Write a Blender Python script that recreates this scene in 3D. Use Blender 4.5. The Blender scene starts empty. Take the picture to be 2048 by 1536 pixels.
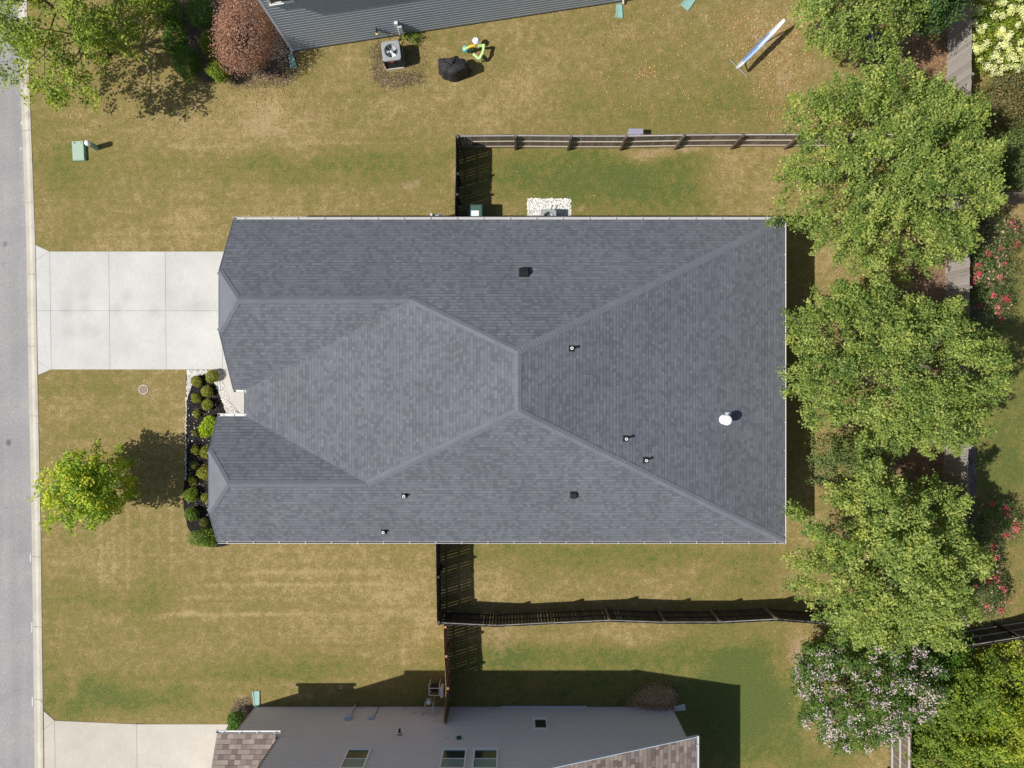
import bpy, math, random
import numpy as np
from mathutils import Vector
R = math.radians
rng = np.random.default_rng(11)
random.seed(11)
scene = bpy.context.scene
COL = scene.collection

# ------------------------------------------------------------------ camera, sky, sun
CAMZ, F = 34.0, 1420.0
cam_d = bpy.data.cameras.new('camera'); cam = bpy.data.objects.new('camera', cam_d); COL.objects.link(cam)
cam.location = (0, 0, CAMZ); cam.rotation_euler = (0, 0, 0)
cam_d.sensor_width = 36; cam_d.lens = F/2048*36; cam_d.clip_end = 2000
scene.camera = cam
scene.render.resolution_x = 1024; scene.render.resolution_y = 768
SHX, SHY = 0.87, 0.26                      # shadow offset per metre of height
world = bpy.data.worlds.new('World'); scene.world = world; world.use_nodes = True
wn = world.node_tree.nodes; bg = wn['Background']
sky = wn.new('ShaderNodeTexSky'); sky.sky_type = 'NISHITA'; sky.sun_disc = False
SUN_EL = math.atan(1/math.hypot(SHX, SHY)); SUN_AZ = math.atan2(-SHX, -SHY)
sky.sun_elevation = SUN_EL; sky.sun_rotation = SUN_AZ % (2*math.pi)
sky.air_density = 1.0; sky.dust_density = 1.5
world.node_tree.links.new(sky.outputs[0], bg.inputs[0]); bg.inputs[1].default_value = 0.072
sun_d = bpy.data.lights.new('sun', 'SUN'); sun = bpy.data.objects.new('sun', sun_d); COL.objects.link(sun)
sun_d.energy = 4.6; sun_d.angle = R(0.55); sun_d.color = (1, .955, .88)
sun.rotation_euler = Vector((SHX, SHY, -1)).to_track_quat('-Z', 'Y').to_euler()
sun.location = (-20, -6, 30)
scene.view_settings.view_transform = 'Standard'; scene.view_settings.look = 'None'
scene.view_settings.exposure = 0.2; scene.view_settings.gamma = 1

def P(px, py, z=0.0):
    s = (CAMZ-z)/F
    return ((px-1024)*s, (768-py)*s, z)

# ------------------------------------------------------------------ mesh builder
class MB:
    def __init__(s): s.v = []; s.f = []; s.mi = []
    def face(s, pts, m=0):
        i = len(s.v); s.v += [tuple(p) for p in pts]; s.f.append(tuple(range(i, i+len(pts)))); s.mi.append(m)
    def grid(s, vs, fs, m=0):
        i = len(s.v); s.v += [tuple(p) for p in vs]
        for f in fs: s.f.append(tuple(a+i for a in f)); s.mi.append(m)
    def box(s, x0, x1, y0, y1, z0, z1, m=0):
        s.obox(((x0+x1)/2, (y0+y1)/2, (z0+z1)/2), (x1-x0, y1-y0, z1-z0), m=m)
    def obox(s, c, d, ux=(1, 0, 0), uy=(0, 1, 0), m=0, uz=None):
        c = Vector(c); ux = Vector(ux).normalized(); uy = Vector(uy).normalized(); uz = Vector(uz) if uz else ux.cross(uy).normalized()
        vs = [c+ux*(a*d[0]/2)+uy*(b*d[1]/2)+uz*(e*d[2]/2) for e in (-1, 1) for a, b in ((-1, -1), (1, -1), (1, 1), (-1, 1))]
        s.grid(vs, [(3, 2, 1, 0), (4, 5, 6, 7), (0, 1, 5, 4), (1, 2, 6, 5), (2, 3, 7, 6), (3, 0, 4, 7)], m)
    def prism(s, poly, z0, z1, m=0):
        n = len(poly)
        a = sum(poly[i][0]*poly[(i+1) % n][1]-poly[(i+1) % n][0]*poly[i][1] for i in range(n))
        if a < 0: poly = poly[::-1]
        vs = [(p[0], p[1], z0) for p in poly]+[(p[0], p[1], z1) for p in poly]
        s.grid(vs, [tuple(range(n-1, -1, -1)), tuple(range(n, 2*n))]+[(i, (i+1) % n, n+(i+1) % n, n+i) for i in range(n)], m)
    def lathe(s, c, prof, n=20, m=0, cap=True, axis=None):
        ax = Vector(axis or (0, 0, 1)).normalized(); t = Vector((1, 0, 0)) if abs(ax.x) < .9 else Vector((0, 1, 0))
        a = ax.cross(t).normalized(); b = ax.cross(a)
        vs = []
        for r, h in prof:
            for k in range(n):
                th = 2*math.pi*k/n; vs.append(Vector(c)+ax*h+a*(r*math.cos(th))-b*(r*math.sin(th)))
        fs = [(j*n+k, j*n+(k+1) % n, (j+1)*n+(k+1) % n, (j+1)*n+k) for j in range(len(prof)-1) for k in range(n)]
        if cap: fs.append(tuple(range((len(prof)-1)*n, len(prof)*n))); fs.append(tuple(range(n-1, -1, -1)))
        s.grid(vs, fs, m)
    def tube(s, pts, rad, n=8, m=0):
        pts = [Vector(p) for p in pts]; vs = []
        rad = rad if isinstance(rad, (list, tuple)) else [rad]*len(pts)
        for i, p in enumerate(pts):
            d = (pts[min(i+1, len(pts)-1)]-pts[max(i-1, 0)]).normalized()
            t = Vector((0, 0, 1)) if abs(d.z) < .9 else Vector((1, 0, 0))
            a = d.cross(t).normalized(); b = d.cross(a)
            for k in range(n):
                th = 2*math.pi*k/n; vs.append(p+a*(rad[i]*math.cos(th))+b*(rad[i]*math.sin(th)))
        fs = [(j*n+k, j*n+(k+1) % n, (j+1)*n+(k+1) % n, (j+1)*n+k) for j in range(len(pts)-1) for k in range(n)]
        fs += [tuple(range((len(pts)-1)*n, len(pts)*n)), tuple(range(n-1, -1, -1))]
        s.grid(vs, fs, m)

def wloc(o):
    v = Vector((0, 0, 0))
    while o: v += o.location; o = o.parent
    return v
def tag(o, label=None, cat=None, group=None, kind=None):
    if label: o['label'] = label
    if cat: o['category'] = cat
    if group: o['group'] = group
    if kind: o['kind'] = kind
    return o
def thing(name, label, cat, loc=(0, 0, 0), group=None):
    o = bpy.data.objects.new(name, None); COL.objects.link(o); o.location = loc; o.empty_display_size = .3
    return tag(o, label, cat, group)
def obj(name, mb, mats, parent=None, base=None, smooth=False, uv=False, bevel=0, label=None):
    me = bpy.data.meshes.new(name)
    off = wloc(parent) if parent else Vector(base or (0, 0, 0))
    me.from_pydata([(v[0]-off.x, v[1]-off.y, v[2]-off.z) for v in mb.v], [], mb.f)
    mats = mats if isinstance(mats, (list, tuple)) else [mats]
    for m in mats: me.materials.append(m)
    if len(mats) > 1: me.polygons.foreach_set('material_index', mb.mi)
    if smooth: me.polygons.foreach_set('use_smooth', [True]*len(me.polygons))
    if uv:                                  # metres along the course / up the slope
        ul = me.uv_layers.new(name='UVMap')
        for p in me.polygons:
            n = p.normal; u = Vector((0, 0, 1)).cross(n)
            u = u.normalized() if u.length > 1e-3 else Vector((1, 0, 0)); v = n.cross(u)
            for li in p.loop_indices:
                co = me.vertices[me.loops[li].vertex_index].co+off
                ul.data[li].uv = (co.dot(u)+50, co.dot(v)+50)
    o = bpy.data.objects.new(name, me); COL.objects.link(o)
    if parent: o.parent = parent
    else: o.location = off
    if bevel:
        b = o.modifiers.new('bevel', 'BEVEL'); b.width = bevel; b.segments = 2; b.limit_method = 'ANGLE'
    if label: o['label'] = label
    return o

# ------------------------------------------------------------------ materials
class NT:
    def __init__(s, name):
        s.m = bpy.data.materials.new(name); s.m.use_nodes = True; s.t = s.m.node_tree; s.n = s.t.nodes; s.b = s.n['Principled BSDF']
    def node(s, t, **k):
        n = s.n.new(t)
        for a, v in k.items():
            if a.startswith('i_'): s.put(n, a[2:].replace('_', ' '), v)
            else: setattr(n, a, v)
        return n
    def put(s, n, key, v):
        sock = n.inputs[int(key)] if str(key).isdigit() else n.inputs[key]
        if hasattr(v, 'is_output'): s.t.links.new(v, sock)
        else: sock.default_value = v
    def pos(s): return s.node('ShaderNodeNewGeometry').outputs['Position']
    def objc(s): return s.node('ShaderNodeTexCoord').outputs['Object']
    def noise(s, vec, scale, detail=4, rough=.55, dist=0):
        return s.node('ShaderNodeTexNoise', i_Vector=vec, i_Scale=scale, i_Detail=detail, i_Roughness=rough, i_Distortion=dist).outputs['Fac']
    def math(s, op, a, b=0.0, c=None, clamp=False):
        n = s.node('ShaderNodeMath', operation=op, use_clamp=clamp); s.put(n, 0, a); s.put(n, 1, b)
        if c is not None: s.put(n, 2, c)
        return n.outputs[0]
    def ramp(s, fac, stops, interp='LINEAR'):
        n = s.node('ShaderNodeValToRGB', i_Fac=fac); cr = n.color_ramp; cr.interpolation = interp
        while len(cr.elements) < len(stops): cr.elements.new(.5)
        for e, (p, c) in zip(cr.elements, stops): e.position = p; e.color = (*c, 1) if len(c) == 3 else c
        return n.outputs['Color']
    def mix(s, fac, a, b, mode='MIX'):
        n = s.node('ShaderNodeMix', data_type='RGBA', blend_type=mode)
        s.put(n, 0, fac)
        for i, v in ((6, a), (7, b)):
            if not hasattr(v, 'is_output') and len(v) == 3: v = (*v, 1)
            s.put(n, i, v)
        return n.outputs[2]
    def remap(s, v, a, b, c, d):
        n = s.node('ShaderNodeMapRange'); s.put(n, 'Value', v)
        for k, x in zip(('From Min', 'From Max', 'To Min', 'To Max'), (a, b, c, d)): s.put(n, k, x)
        return n.outputs[0]
    def attr(s, name): return s.node('ShaderNodeAttribute', attribute_name=name).outputs['Fac']
    def bump(s, h, strength=.4, dist=.02):
        n = s.node('ShaderNodeBump', i_Height=h, i_Strength=strength, i_Distance=dist); s.t.links.new(n.outputs[0], s.b.inputs['Normal'])
    def blobs(s, pts, edge=.5):             # stains with a place of their own
        pos = s.pos(); pos = s.mix(.16, pos, s.node('ShaderNodeTexNoise', i_Vector=pos, i_Scale=2.0).outputs['Color'], 'ADD')
        acc = None
        for (x, y, r, k) in pts:
            d = s.node('ShaderNodeVectorMath', operation='DISTANCE'); s.put(d, 0, pos); s.put(d, 1, (x+.08, y+.08, .08))
            v = s.remap(d.outputs['Value'], r*edge, r, k, 0)
            acc = v if acc is None else s.math('MAXIMUM', acc, v)
        return acc
    def out(s, col=None, rough=.8, metal=0, spec=.3):
        if col is not None: s.put(s.b, 'Base Color', (*col, 1) if not hasattr(col, 'is_output') and len(col) == 3 else col)
        s.put(s.b, 'Roughness', rough); s.put(s.b, 'Metallic', metal); s.put(s.b, 'Specular IOR Level', spec)
        return s.m
def plain(name, col, rough=.6, metal=0, var=.12, scale=6, spec=.4, bump=0):
    t = NT(name); o = t.objc(); n = t.noise(o, scale, 5, .6)
    c = t.mix(n, tuple(x*(1-var) for x in col), tuple(min(1, x*(1+var)) for x in col))
    if bump: t.bump(t.noise(o, scale*6, 4), bump, .01)
    return t.out(c, rough, metal, spec)

def make_shingle(name, c_lo, c_hi, c_x, tab=.165, ROW=.145):
    t = NT(name); uv = t.node('ShaderNodeUVMap').outputs[0]
    sep = t.node('ShaderNodeSeparateXYZ', i_Vector=uv)
    u, v = sep.outputs[0], sep.outputs[1]
    vr = t.math('DIVIDE', v, ROW); row = t.math('FLOOR', vr); fr = t.math('FRACT', vr)
    rrow = t.node('ShaderNodeTexWhiteNoise', noise_dimensions='1D', i_W=row).outputs['Value']
    uu = t.math('ADD', t.math('DIVIDE', u, tab), t.math('MULTIPLY', rrow, 17.3))
    wob = t.noise(t.node('ShaderNodeCombineXYZ', i_X=uu, i_Y=t.math('MULTIPLY', row, 7.1)).outputs[0], 1.3, 1)
    uw = t.math('ADD', uu, t.math('MULTIPLY', wob, .45))
    cell = t.math('FLOOR', uw); fu = t.math('FRACT', uw)
    vec = t.node('ShaderNodeCombineXYZ', i_X=cell, i_Y=row).outputs[0]
    wn_ = t.node('ShaderNodeTexWhiteNoise', noise_dimensions='2D', i_Vector=vec).outputs['Value']
    gran = t.noise(uv, 60, 3, .7); big = t.noise(uv, .35, 4, .6); mid = t.noise(uv, 2.2, 3)
    col = t.ramp(wn_, [(0, c_lo), (.12, c_lo), (.5, c_hi), (.8, c_hi), (1, c_x)])
    col = t.mix(1, col, t.ramp(gran, [(.25, (.72, .72, .72)), (.75, (1.28, 1.28, 1.28))]), 'MULTIPLY')
    col = t.mix(1, col, t.ramp(big, [(.3, (.93, .93, .93)), (.7, (1.07, 1.07, 1.07))]), 'MULTIPLY')
    col = t.mix(1, col, t.ramp(mid, [(.3, (.98, .98, .98)), (.7, (1.02, 1.02, 1.02))]), 'MULTIPLY')
    mp = t.node('ShaderNodeMapping', i_Vector=uv); mp.inputs['Scale'].default_value = (2.2, .22, 1)
    col = t.mix(1, col, t.ramp(t.noise(mp.outputs[0], 1, 4, .6), [(.25, (.95, .95, .955)), (.5, (1, 1, 1)), (.75, (1.05, 1.045, 1.04))]), 'MULTIPLY')
    lap = t.math('LESS_THAN', fr, .10)                      # shadow line below each course's butt edge, painted dark
    side = t.math('LESS_THAN', fu, .05)
    col = t.mix(t.math('MULTIPLY', lap, .5), col, (.03, .03, .035))
    col = t.mix(t.math('MULTIPLY', side, .22), col, (.03, .03, .035))
    h = t.math('ADD', t.math('SUBTRACT', 1.0, fr), t.math('MULTIPLY', t.math('GREATER_THAN', wn_, .33), .55))
    h = t.math('ADD', h, t.math('MULTIPLY', gran, .35))
    t.bump(h, .8, .008)
    return t.out(col, .92, 0, .25)

def make_leaf(name, stops, trans=.35, spec=.35):
    t = NT(name); rnd = t.attr('rnd')
    col = t.ramp(rnd, stops)
    big = t.noise(t.pos(), .9, 3)
    col = t.mix(t.remap(big, .35, .65, 0, .5), col, t.mix(1, col, (1.25, 1.12, .8), 'MULTIPLY'))
    t.out(col, .55, 0, spec)
    tr = t.node('ShaderNodeBsdfTranslucent'); t.put(tr, 'Color', t.mix(1, col, (1.5, 1.6, .5), 'MULTIPLY'))
    mx = t.node('ShaderNodeMixShader', i_0=trans); t.t.links.new(t.b.outputs[0], mx.inputs[1]); t.t.links.new(tr.outputs[0], mx.inputs[2])
    t.t.links.new(mx.outputs[0], t.n['Material Output'].inputs['Surface'])
    return t.m

def make_grass():
    t = NT('lawn grass'); p = t.pos()
    dry = t.attr('dry'); bare = t.attr('bare'); lush = t.attr('stripe')
    n1 = t.noise(p, .55, 5, .6); n2 = t.noise(p, 2.6, 5, .65); n3 = t.noise(p, 9, 4, .7); n4 = t.noise(p, 17, 3, .85)
    n5 = t.noise(p, 26, 2, .8)
    d = t.math('ADD', dry, t.math('MULTIPLY', t.math('SUBTRACT', n1, .5), .75))
    d = t.math('ADD', d, t.math('MULTIPLY', t.math('SUBTRACT', n2, .5), 1.15))
    d = t.math('ADD', d, t.math('MULTIPLY', t.math('SUBTRACT', n3, .5), 1.25))
    d = t.math('ADD', d, t.math('MULTIPLY', t.math('SUBTRACT', n4, .5), 1.5))
    mp = t.node('ShaderNodeMapping', i_Vector=p); mp.inputs['Scale'].default_value = (.06, 3.1, 1)
    cl = t.node('ShaderNodeTexVoronoi', i_Vector=t.mix(.12, p, t.node('ShaderNodeTexNoise', i_Vector=p, i_Scale=5.0).outputs['Color'], 'ADD'), i_Scale=5.5).outputs['Color']
    d = t.math('ADD', d, t.math('MULTIPLY', t.math('SUBTRACT', cl, .5), .22))
    st = t.noise(mp.outputs[0], 1.0, 2, .5); d = t.math('ADD', d, t.math('MULTIPLY', t.math('SUBTRACT', st, .5), lush))
    col = t.ramp(d, [(0, (.088, .122, .03)), (.22, (.148, .156, .038)), (.48, (.205, .170, .055)), (.75, (.272, .205, .085)), (1, (.39, .30, .155))])
    col = t.mix(t.math('ADD', bare, t.math('MULTIPLY', t.math('SUBTRACT', n2, .5), 1.6), clamp=True), col,
                t.ramp(n3, [(.3, (.30, .19, .115)), (.7, (.50, .37, .25))]))
    # dead stalks and blade gaps
    col = t.mix(t.remap(n5, .54, .70, 0, .6), col, (.47, .35, .17))
    col = t.mix(t.remap(n5, .47, .30, 0, .8), col, (.07, .062, .022))
    t.bump(t.math('ADD', n4, t.math('MULTIPLY', n5, .6)), .55, .03)
    return t.out(col, .95, 0, .12)

M = {}
M['grass'] = make_grass()
M['shingle'] = make_shingle('grey shingles', (.112, .118, .138), (.138, .146, .169), (.157, .166, .190))
M['shingle_tan'] = make_shingle('brown blend shingles', (.17, .13, .115), (.28, .235, .205), (.37, .30, .25), tab=.26, ROW=.2)
M['shingle_blue'] = make_shingle('charcoal shingles', (.06, .065, .075), (.11, .115, .13), (.14, .145, .16))
t = NT('ridge cap shingle'); c = t.noise(t.objc(), 1.7, 5, .6)
M['cap'] = t.out(t.mix(1, t.ramp(c, [(.3, (.132, .141, .163)), (.7, (.162, .172, .197))]), t.ramp(t.noise(t.objc(), 55, 3, .7), [(.3, (.8, .8, .8)), (.7, (1.2, 1.2, 1.2))]), 'MULTIPLY'), .92, 0, .25)
t = NT('asphalt'); p = t.pos()
sp = t.node('ShaderNodeTexVoronoi', i_Vector=p, i_Scale=42).outputs['Color']
c = t.mix(.62, t.ramp(t.noise(p, 60, 3, .8), [(.3, (.2, .2, .205)), (.7, (.44, .435, .43))]), t.ramp(sp, [(0, (.19, .19, .195)), (.6, (.33, .325, .32)), (1, (.47, .46, .45))]))
c = t.mix(1, c, t.ramp(t.noise(p, .5, 5, .6), [(.3, (.88, .88, .9)), (.7, (1.08, 1.07, 1.06))]), 'MULTIPLY')
mp = t.node('ShaderNodeMapping', i_Vector=p); mp.inputs['Scale'].default_value = (1.1, .05, 1)
c = t.mix(1, c, t.ramp(t.noise(mp.outputs[0], 1.2, 3), [(.3, (.90, .90, .91)), (.7, (1.09, 1.085, 1.08))]), 'MULTIPLY')
bl = t.blobs([(P(14, 886)[0], P(14, 886)[1], .22, .75), (P(23, 880)[0], P(23, 880)[1], .12, .7), (P(9, 912)[0], P(9, 912)[1], .1, .5), (P(6, 488)[0], P(6, 488)[1], .2, .45), (P(4, 527)[0], P(4, 527)[1], .16, .35), (P(9, 1017)[0], P(9, 1017)[1], .12, .5), (P(37, 968)[0], P(37, 968)[1], .06, .5), (P(42, 1095)[0], P(42, 1095)[1], .5, .1)])
t.bump(t.noise(p, 70, 3), .5, .012)
M['asphalt'] = t.out(t.mix(bl, c, (.05, .05, .05)), .95, 0, .15)
def concrete(name, lo, hi, pts=None, k=(.3, .29, .28), edge=.2):
    t = NT(name); p = t.pos()
    c = t.ramp(t.noise(p, .7, 6, .65), [(.3, lo), (.7, hi)])
    c = t.mix(1, c, t.ramp(t.noise(p, 7, 6, .7), [(.3, (.94, .94, .93)), (.7, (1.05, 1.05, 1.05))]), 'MULTIPLY')
    mp = t.node('ShaderNodeMapping', i_Vector=p); mp.inputs['Scale'].default_value = (34, 2, 1)
    sl = t.attr('rnd'); c = t.mix(1, c, t.ramp(sl, [(0, (.955, .95, .945)), (.5, (1, 1, 1)), (1, (1.035, 1.035, 1.04))]), 'MULTIPLY')
    br = t.noise(mp.outputs[0], 1, 3); c = t.mix(1, c, t.ramp(br, [(.3, (.97, .97, .97)), (.7, (1.03, 1.03, 1.03))]), 'MULTIPLY')
    if pts: c = t.mix(t.blobs(pts, edge), c, k)
    t.bump(t.math('ADD', br, t.noise(p, 60, 3)), .25, .006)
    return t.out(c, .9, 0, .2)
M['driveway'] = concrete('driveway concrete', (.49, .49, .475), (.575, .57, .55),
    [(*P(*q)[:2], r, k) for q, r, k in (((134, 586), .5, .22), ((170, 590), .4, .2), ((132, 604), .5, .22), ((134, 620), .45, .34), ((170, 618), .32, .22), ((138, 664), .6, .34), ((172, 660), .5, .22), ((188, 664), .4, .2), ((165, 545), .9, .2), ((255, 590), .4, .25), ((233, 620), .45, .22), ((310, 622), .5, .3), ((398, 615), .8, .22), ((330, 590), .8, .16), ((262, 700), .7, .14), ((170, 720), .7, .14), ((240, 510), 1.0, .1))])
M['walk'] = concrete('walk concrete', (.50, .48, .44), (.60, .575, .53))
M['driveway2'] = concrete('neighbour driveway concrete', (.47, .44, .385), (.56, .53, .47))
M['kerb'] = concrete('kerb concrete', (.42, .395, .34), (.54, .51, .45), [(*P(58, 230)[:2], .3, .4), (*P(66, 320)[:2], .25, .25), (*P(55, 160)[:2], .5, .5)], (.2, .14, .09))
t = NT('black mulch'); p = t.pos(); v = t.node('ShaderNodeTexVoronoi', i_Vector=p, i_Scale=26)
c = t.ramp(v.outputs['Color'], [(0, (.008, .008, .009)), (.75, (.035, .031, .032)), (1, (.10, .085, .08))])
t.bump(t.math('ADD', v.outputs['Distance'], t.noise(p, 18, 4)), 1, .05); M['mulch'] = t.out(c, .95, 0, .15)
def strawmat(name, a, b, c_, sc=30):
    t = NT(name); p = t.pos(); v = t.node('ShaderNodeTexVoronoi', i_Vector=p, i_Scale=sc)
    c = t.mix(.5, t.ramp(v.outputs['Color'], [(0, a), (.6, b), (1, c_)]), t.ramp(t.noise(p, 2.0, 5, .65), [(.3, a), (.7, c_)]))
    t.bump(t.math('ADD', v.outputs['Distance'], t.noise(p, 22, 4)), .9, .04); return t.out(c, .95, 0, .15)
M['straw'] = strawmat('pine straw', (.12, .07, .04), (.26, .16, .095), (.42, .28, .17))
M['oldmulch'] = strawmat('old mulch', (.06, .045, .038), (.14, .11, .09), (.28, .22, .18))
M['brownrock'] = strawmat('brown pebbles', (.06, .045, .04), (.17, .125, .11), (.40, .32, .29), 18)
t = NT('white river stone'); c = t.ramp(t.node('ShaderNodeObjectInfo').outputs['Random'], [(0, (.6, .58, .55)), (1, (.8, .8, .78))])
M['stone'] = t.out(t.mix(1, c, t.ramp(t.attr('rnd'), [(0, (.45, .40, .36)), (.18, (.82, .8, .77)), (1, (1.1, 1.1, 1.1))]), 'MULTIPLY'), .7, 0, .3)
M['gravelbase'] = plain('gravel bed', (.42, .40, .37), .95, var=.5, scale=25, bump=.5)
def siding(name, col, lap, dark=.55, groove=.1):
    t = NT(name); p = t.pos(); z = t.node('ShaderNodeSeparateXYZ', i_Vector=p).outputs[2]
    fr = t.math('FRACT', t.math('DIVIDE', z, lap))
    c = t.mix(t.noise(p, .8, 4), tuple(x*.93 for x in col), tuple(x*1.07 for x in col))
    mp = t.node('ShaderNodeMapping', i_Vector=p); mp.inputs['Scale'].default_value = (1.2, 1.2, 18)
    c = t.mix(1, c, t.ramp(t.noise(mp.outputs[0], 2, 3), [(.3, (.95, .95, .95)), (.7, (1.05, 1.05, 1.05))]), 'MULTIPLY')
    return t.out(c, .6, 0, .35)
M['siding_grey'] = siding('pale grey vinyl siding', (.72, .65, .65), .19)
M['siding_blue'] = siding('slate blue siding', (.34, .385, .43), .19)
M['siding_main'] = siding('warm grey siding', (.34, .32, .30), .19)
M['white'] = plain('white painted metal', (.80, .80, .79), .4, var=.05, spec=.5)
M['darkfloor'] = plain('dark gutter floor', (.13, .12, .12), .9, var=.5, scale=9)  # darker floor face along the inside of a trough
M['gutter'] = plain('white aluminium gutter', (.50, .50, .50), .45, var=.1, scale=3, spec=.5)
M['boxblue'] = plain('pale blue grey meter box', (.45, .53, .64), .5)
M['guttergrey'] = plain('weathered aluminium', (.60, .60, .61), .5, var=.12, spec=.5)
M['darktrim'] = plain('dark brown trim', (.03, .028, .03), .6)
M['bluetrim'] = plain('pale trim board', (.62, .66, .74), .5, var=.05)
M['black'] = plain('black plastic', (.02, .02, .022), .5, var=.2)
M['rubber'] = plain('black rubber boot', (.015, .015, .016), .7)
M['acgrey'] = plain('grey painted steel', (.31, .33, .345), .45, var=.06, spec=.5)
M['acdark'] = plain('dark louvred steel', (.035, .038, .042), .5)
M['fan'] = plain('fan blade metal', (.62, .65, .68), .5)
M['red'] = plain('red badge', (.6, .07, .04), .5)
M['greenp'] = plain('utility green plastic', (.24, .40, .33), .55, var=.15, scale=4)
M['splash'] = plain('green plastic splash block', (.25, .43, .385), .55, var=.2, scale=5)
M['lidgreen'] = plain('pale green lid', (.34, .45, .36), .65, var=.12, scale=7)
M['bingreen'] = plain('dark green bin plastic', (.055, .12, .095), .45, var=.08)
M['rust'] = plain('rusty iron', (.30, .20, .155), .85, var=.3, scale=25)
M['glass'] = plain('dark window glass', (.03, .045, .045), .08, var=.1, spec=.6)
M['blind'] = plain('pale green blind behind glass', (.22, .30, .29), .25, var=.08, scale=2)
M['cloth'] = plain('black grill cover cloth', (.03, .03, .033), .7, var=.15, spec=.3)
M['paper'] = plain('white paper label', (.72, .77, .78), .6, var=.06)
M['hamblue'] = plain('pale blue canvas', (.45, .56, .74), .7, var=.12, scale=3)
M['hamwhite'] = plain('white canvas', (.72, .76, .8), .7, var=.06)
M['steel'] = plain('dull steel', (.3, .3, .31), .4, metal=.6)
M['yellow'] = plain('yellow toy plastic', (.75, .55, .04), .4)
M['lime'] = plain('lime toy plastic', (.50, .72, .30), .4, var=.15)
M['cyan'] = plain('turquoise toy plastic', (.15, .55, .55), .4)
M['tarp'] = plain('blue landscape fabric with painted shadow', (.022, .035, .075), .8, var=.4, scale=5, bump=.4)  # blue cloth, with the shadow lying on it put into the colour
M['teal'] = plain('dark teal box', (.02, .09, .11), .5)
M['bark'] = plain('tree bark', (.11, .085, .065), .9, var=.4, scale=8, bump=.6)
M['twig'] = plain('bare grey twig', (.30, .25, .21), .9, var=.2)
def wood(name, a, b, c_):
    t = NT(name); p = t.pos(); rnd = t.attr('rnd')
    mp = t.node('ShaderNodeMapping', i_Vector=p); mp.inputs['Scale'].default_value = (9, 9, 1.2)
    n = t.noise(mp.outputs[0], 3, 5, .65)
    c = t.mix(.5, t.ramp(n, [(.25, a), (.5, b), (.75, c_)]), t.ramp(rnd, [(0, a), (.5, b), (1, c_)]))
    t.bump(n, .4, .01); return t.out(c, .88, 0, .2)
M['wood'] = wood('weathered fence boards', (.10, .08, .065), (.21, .17, .14), (.33, .28, .235))
M['woodlight'] = wood('sun bleached rails', (.36, .30, .235), (.47, .40, .32), (.56, .49, .40))
M['wooddark'] = wood('dark stained boards', (.035, .028, .024), (.06, .05, .042), (.10, .085, .07))
M['woodgrey'] = wood('silver grey boards', (.22, .195, .175), (.32, .29, .265), (.42, .385, .355))
M['woodtan'] = wood('new tan boards', (.22, .12, .055), (.38, .22, .11), (.5, .33, .18))
M['woodpost'] = wood('brown posts', (.085, .06, .045), (.14, .11, .085), (.22, .17, .13))
M['woodcap'] = wood('bleached top rail', (.34, .32, .30), (.45, .43, .41), (.55, .53, .50))
G = make_leaf
M['leaf'] = G('river birch leaves', [(0, (.04, .085, .018)), (.25, (.115, .19, .04)), (.55, (.24, .32, .075)), (.82, (.375, .435, .12)), (.97, (.53, .55, .21)), (1, (.66, .56, .06))])
M['leaf_top'] = G('bright green leaves', [(0, (.07, .13, .02)), (.4, (.18, .26, .035)), (.8, (.37, .44, .07)), (1, (.54, .56, .12))])
M['leaf_young'] = G('young maple leaves', [(0, (.05, .14, .012)), (.35, (.17, .30, .02)), (.65, (.38, .47, .035)), (.93, (.58, .60, .05)), (1, (.66, .56, .07))])
M['leaf_dark'] = G('dark evergreen leaves', [(0, (0.026, 0.065, 0.0168)), (.6, (0.0585, 0.124, 0.0264)), (1, (0.117, 0.195, 0.042))], .2)
M['leaf_hedge'] = G('hedge leaves', [(0, (.035, .09, .012)), (.6, (.09, .20, .02)), (1, (.20, .32, .035))], .25)
M['leaf_box'] = G('boxwood leaves', [(0, (.10, .13, .02)), (.5, (.27, .29, .04)), (1, (.45, .43, .09))], .3)
M['leaf_lime'] = G('lime shrub leaves', [(0, (.16, .25, .015)), (.5, (.33, .45, .025)), (1, (.52, .60, .06))], .4)
M['leaf_olive'] = G('olive shrub leaves', [(0, (0.046, 0.0862, 0.022)), (.5, (0.103, 0.149, 0.0385)), (.85, (0.172, 0.218, 0.066)), (1, (0.287, 0.276, 0.11))], .25)
M['leaf_red'] = G('reddish barberry leaves', [(0, (.08, .07, .04)), (.3, (.27, .14, .105)), (.75, (.47, .275, .22)), (1, (.62, .42, .34))], .25)
M['leaf_vine'] = G('yellow green vine leaves', [(0, (.09, .15, .02)), (.4, (.22, .32, .035)), (.8, (.45, .48, .05)), (.97, (.60, .56, .08)), (1, (.66, .45, .05))], .4)
M['leaf_brown'] = G('browning leaves', [(0, (0.07, 0.084, 0.028)), (.5, (0.14, 0.147, 0.049)), (.85, (0.266, 0.196, 0.084)), (1, (0.392, 0.238, 0.112))], .25)
M['petal_pink'] = G('pink rose petals', [(0, (.45, .03, .08)), (.4, (.62, .07, .16)), (.8, (.72, .25, .28)), (1, (.8, .5, .45))], .3)
M['petal_pale'] = G('faded rose petals', [(0, (.5, .22, .2)), (.5, (.66, .42, .36)), (1, (.7, .6, .46))], .3)
M['petal_lilac'] = G('lilac crape flowers', [(0, (.48, .36, .48)), (.5, (.66, .54, .65)), (1, (.8, .68, .74))], .3)
M['petal_white'] = G('cream hydrangea flowers', [(0, (.55, .62, .22)), (.4, (.74, .76, .42)), (1, (.86, .86, .66))], .25)
M['litter'] = G('fallen dry leaves', [(0, (.28, .14, .06)), (.5, (.48, .28, .14)), (.85, (.6, .42, .24)), (1, (.7, .55, .12))], .1)

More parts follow.
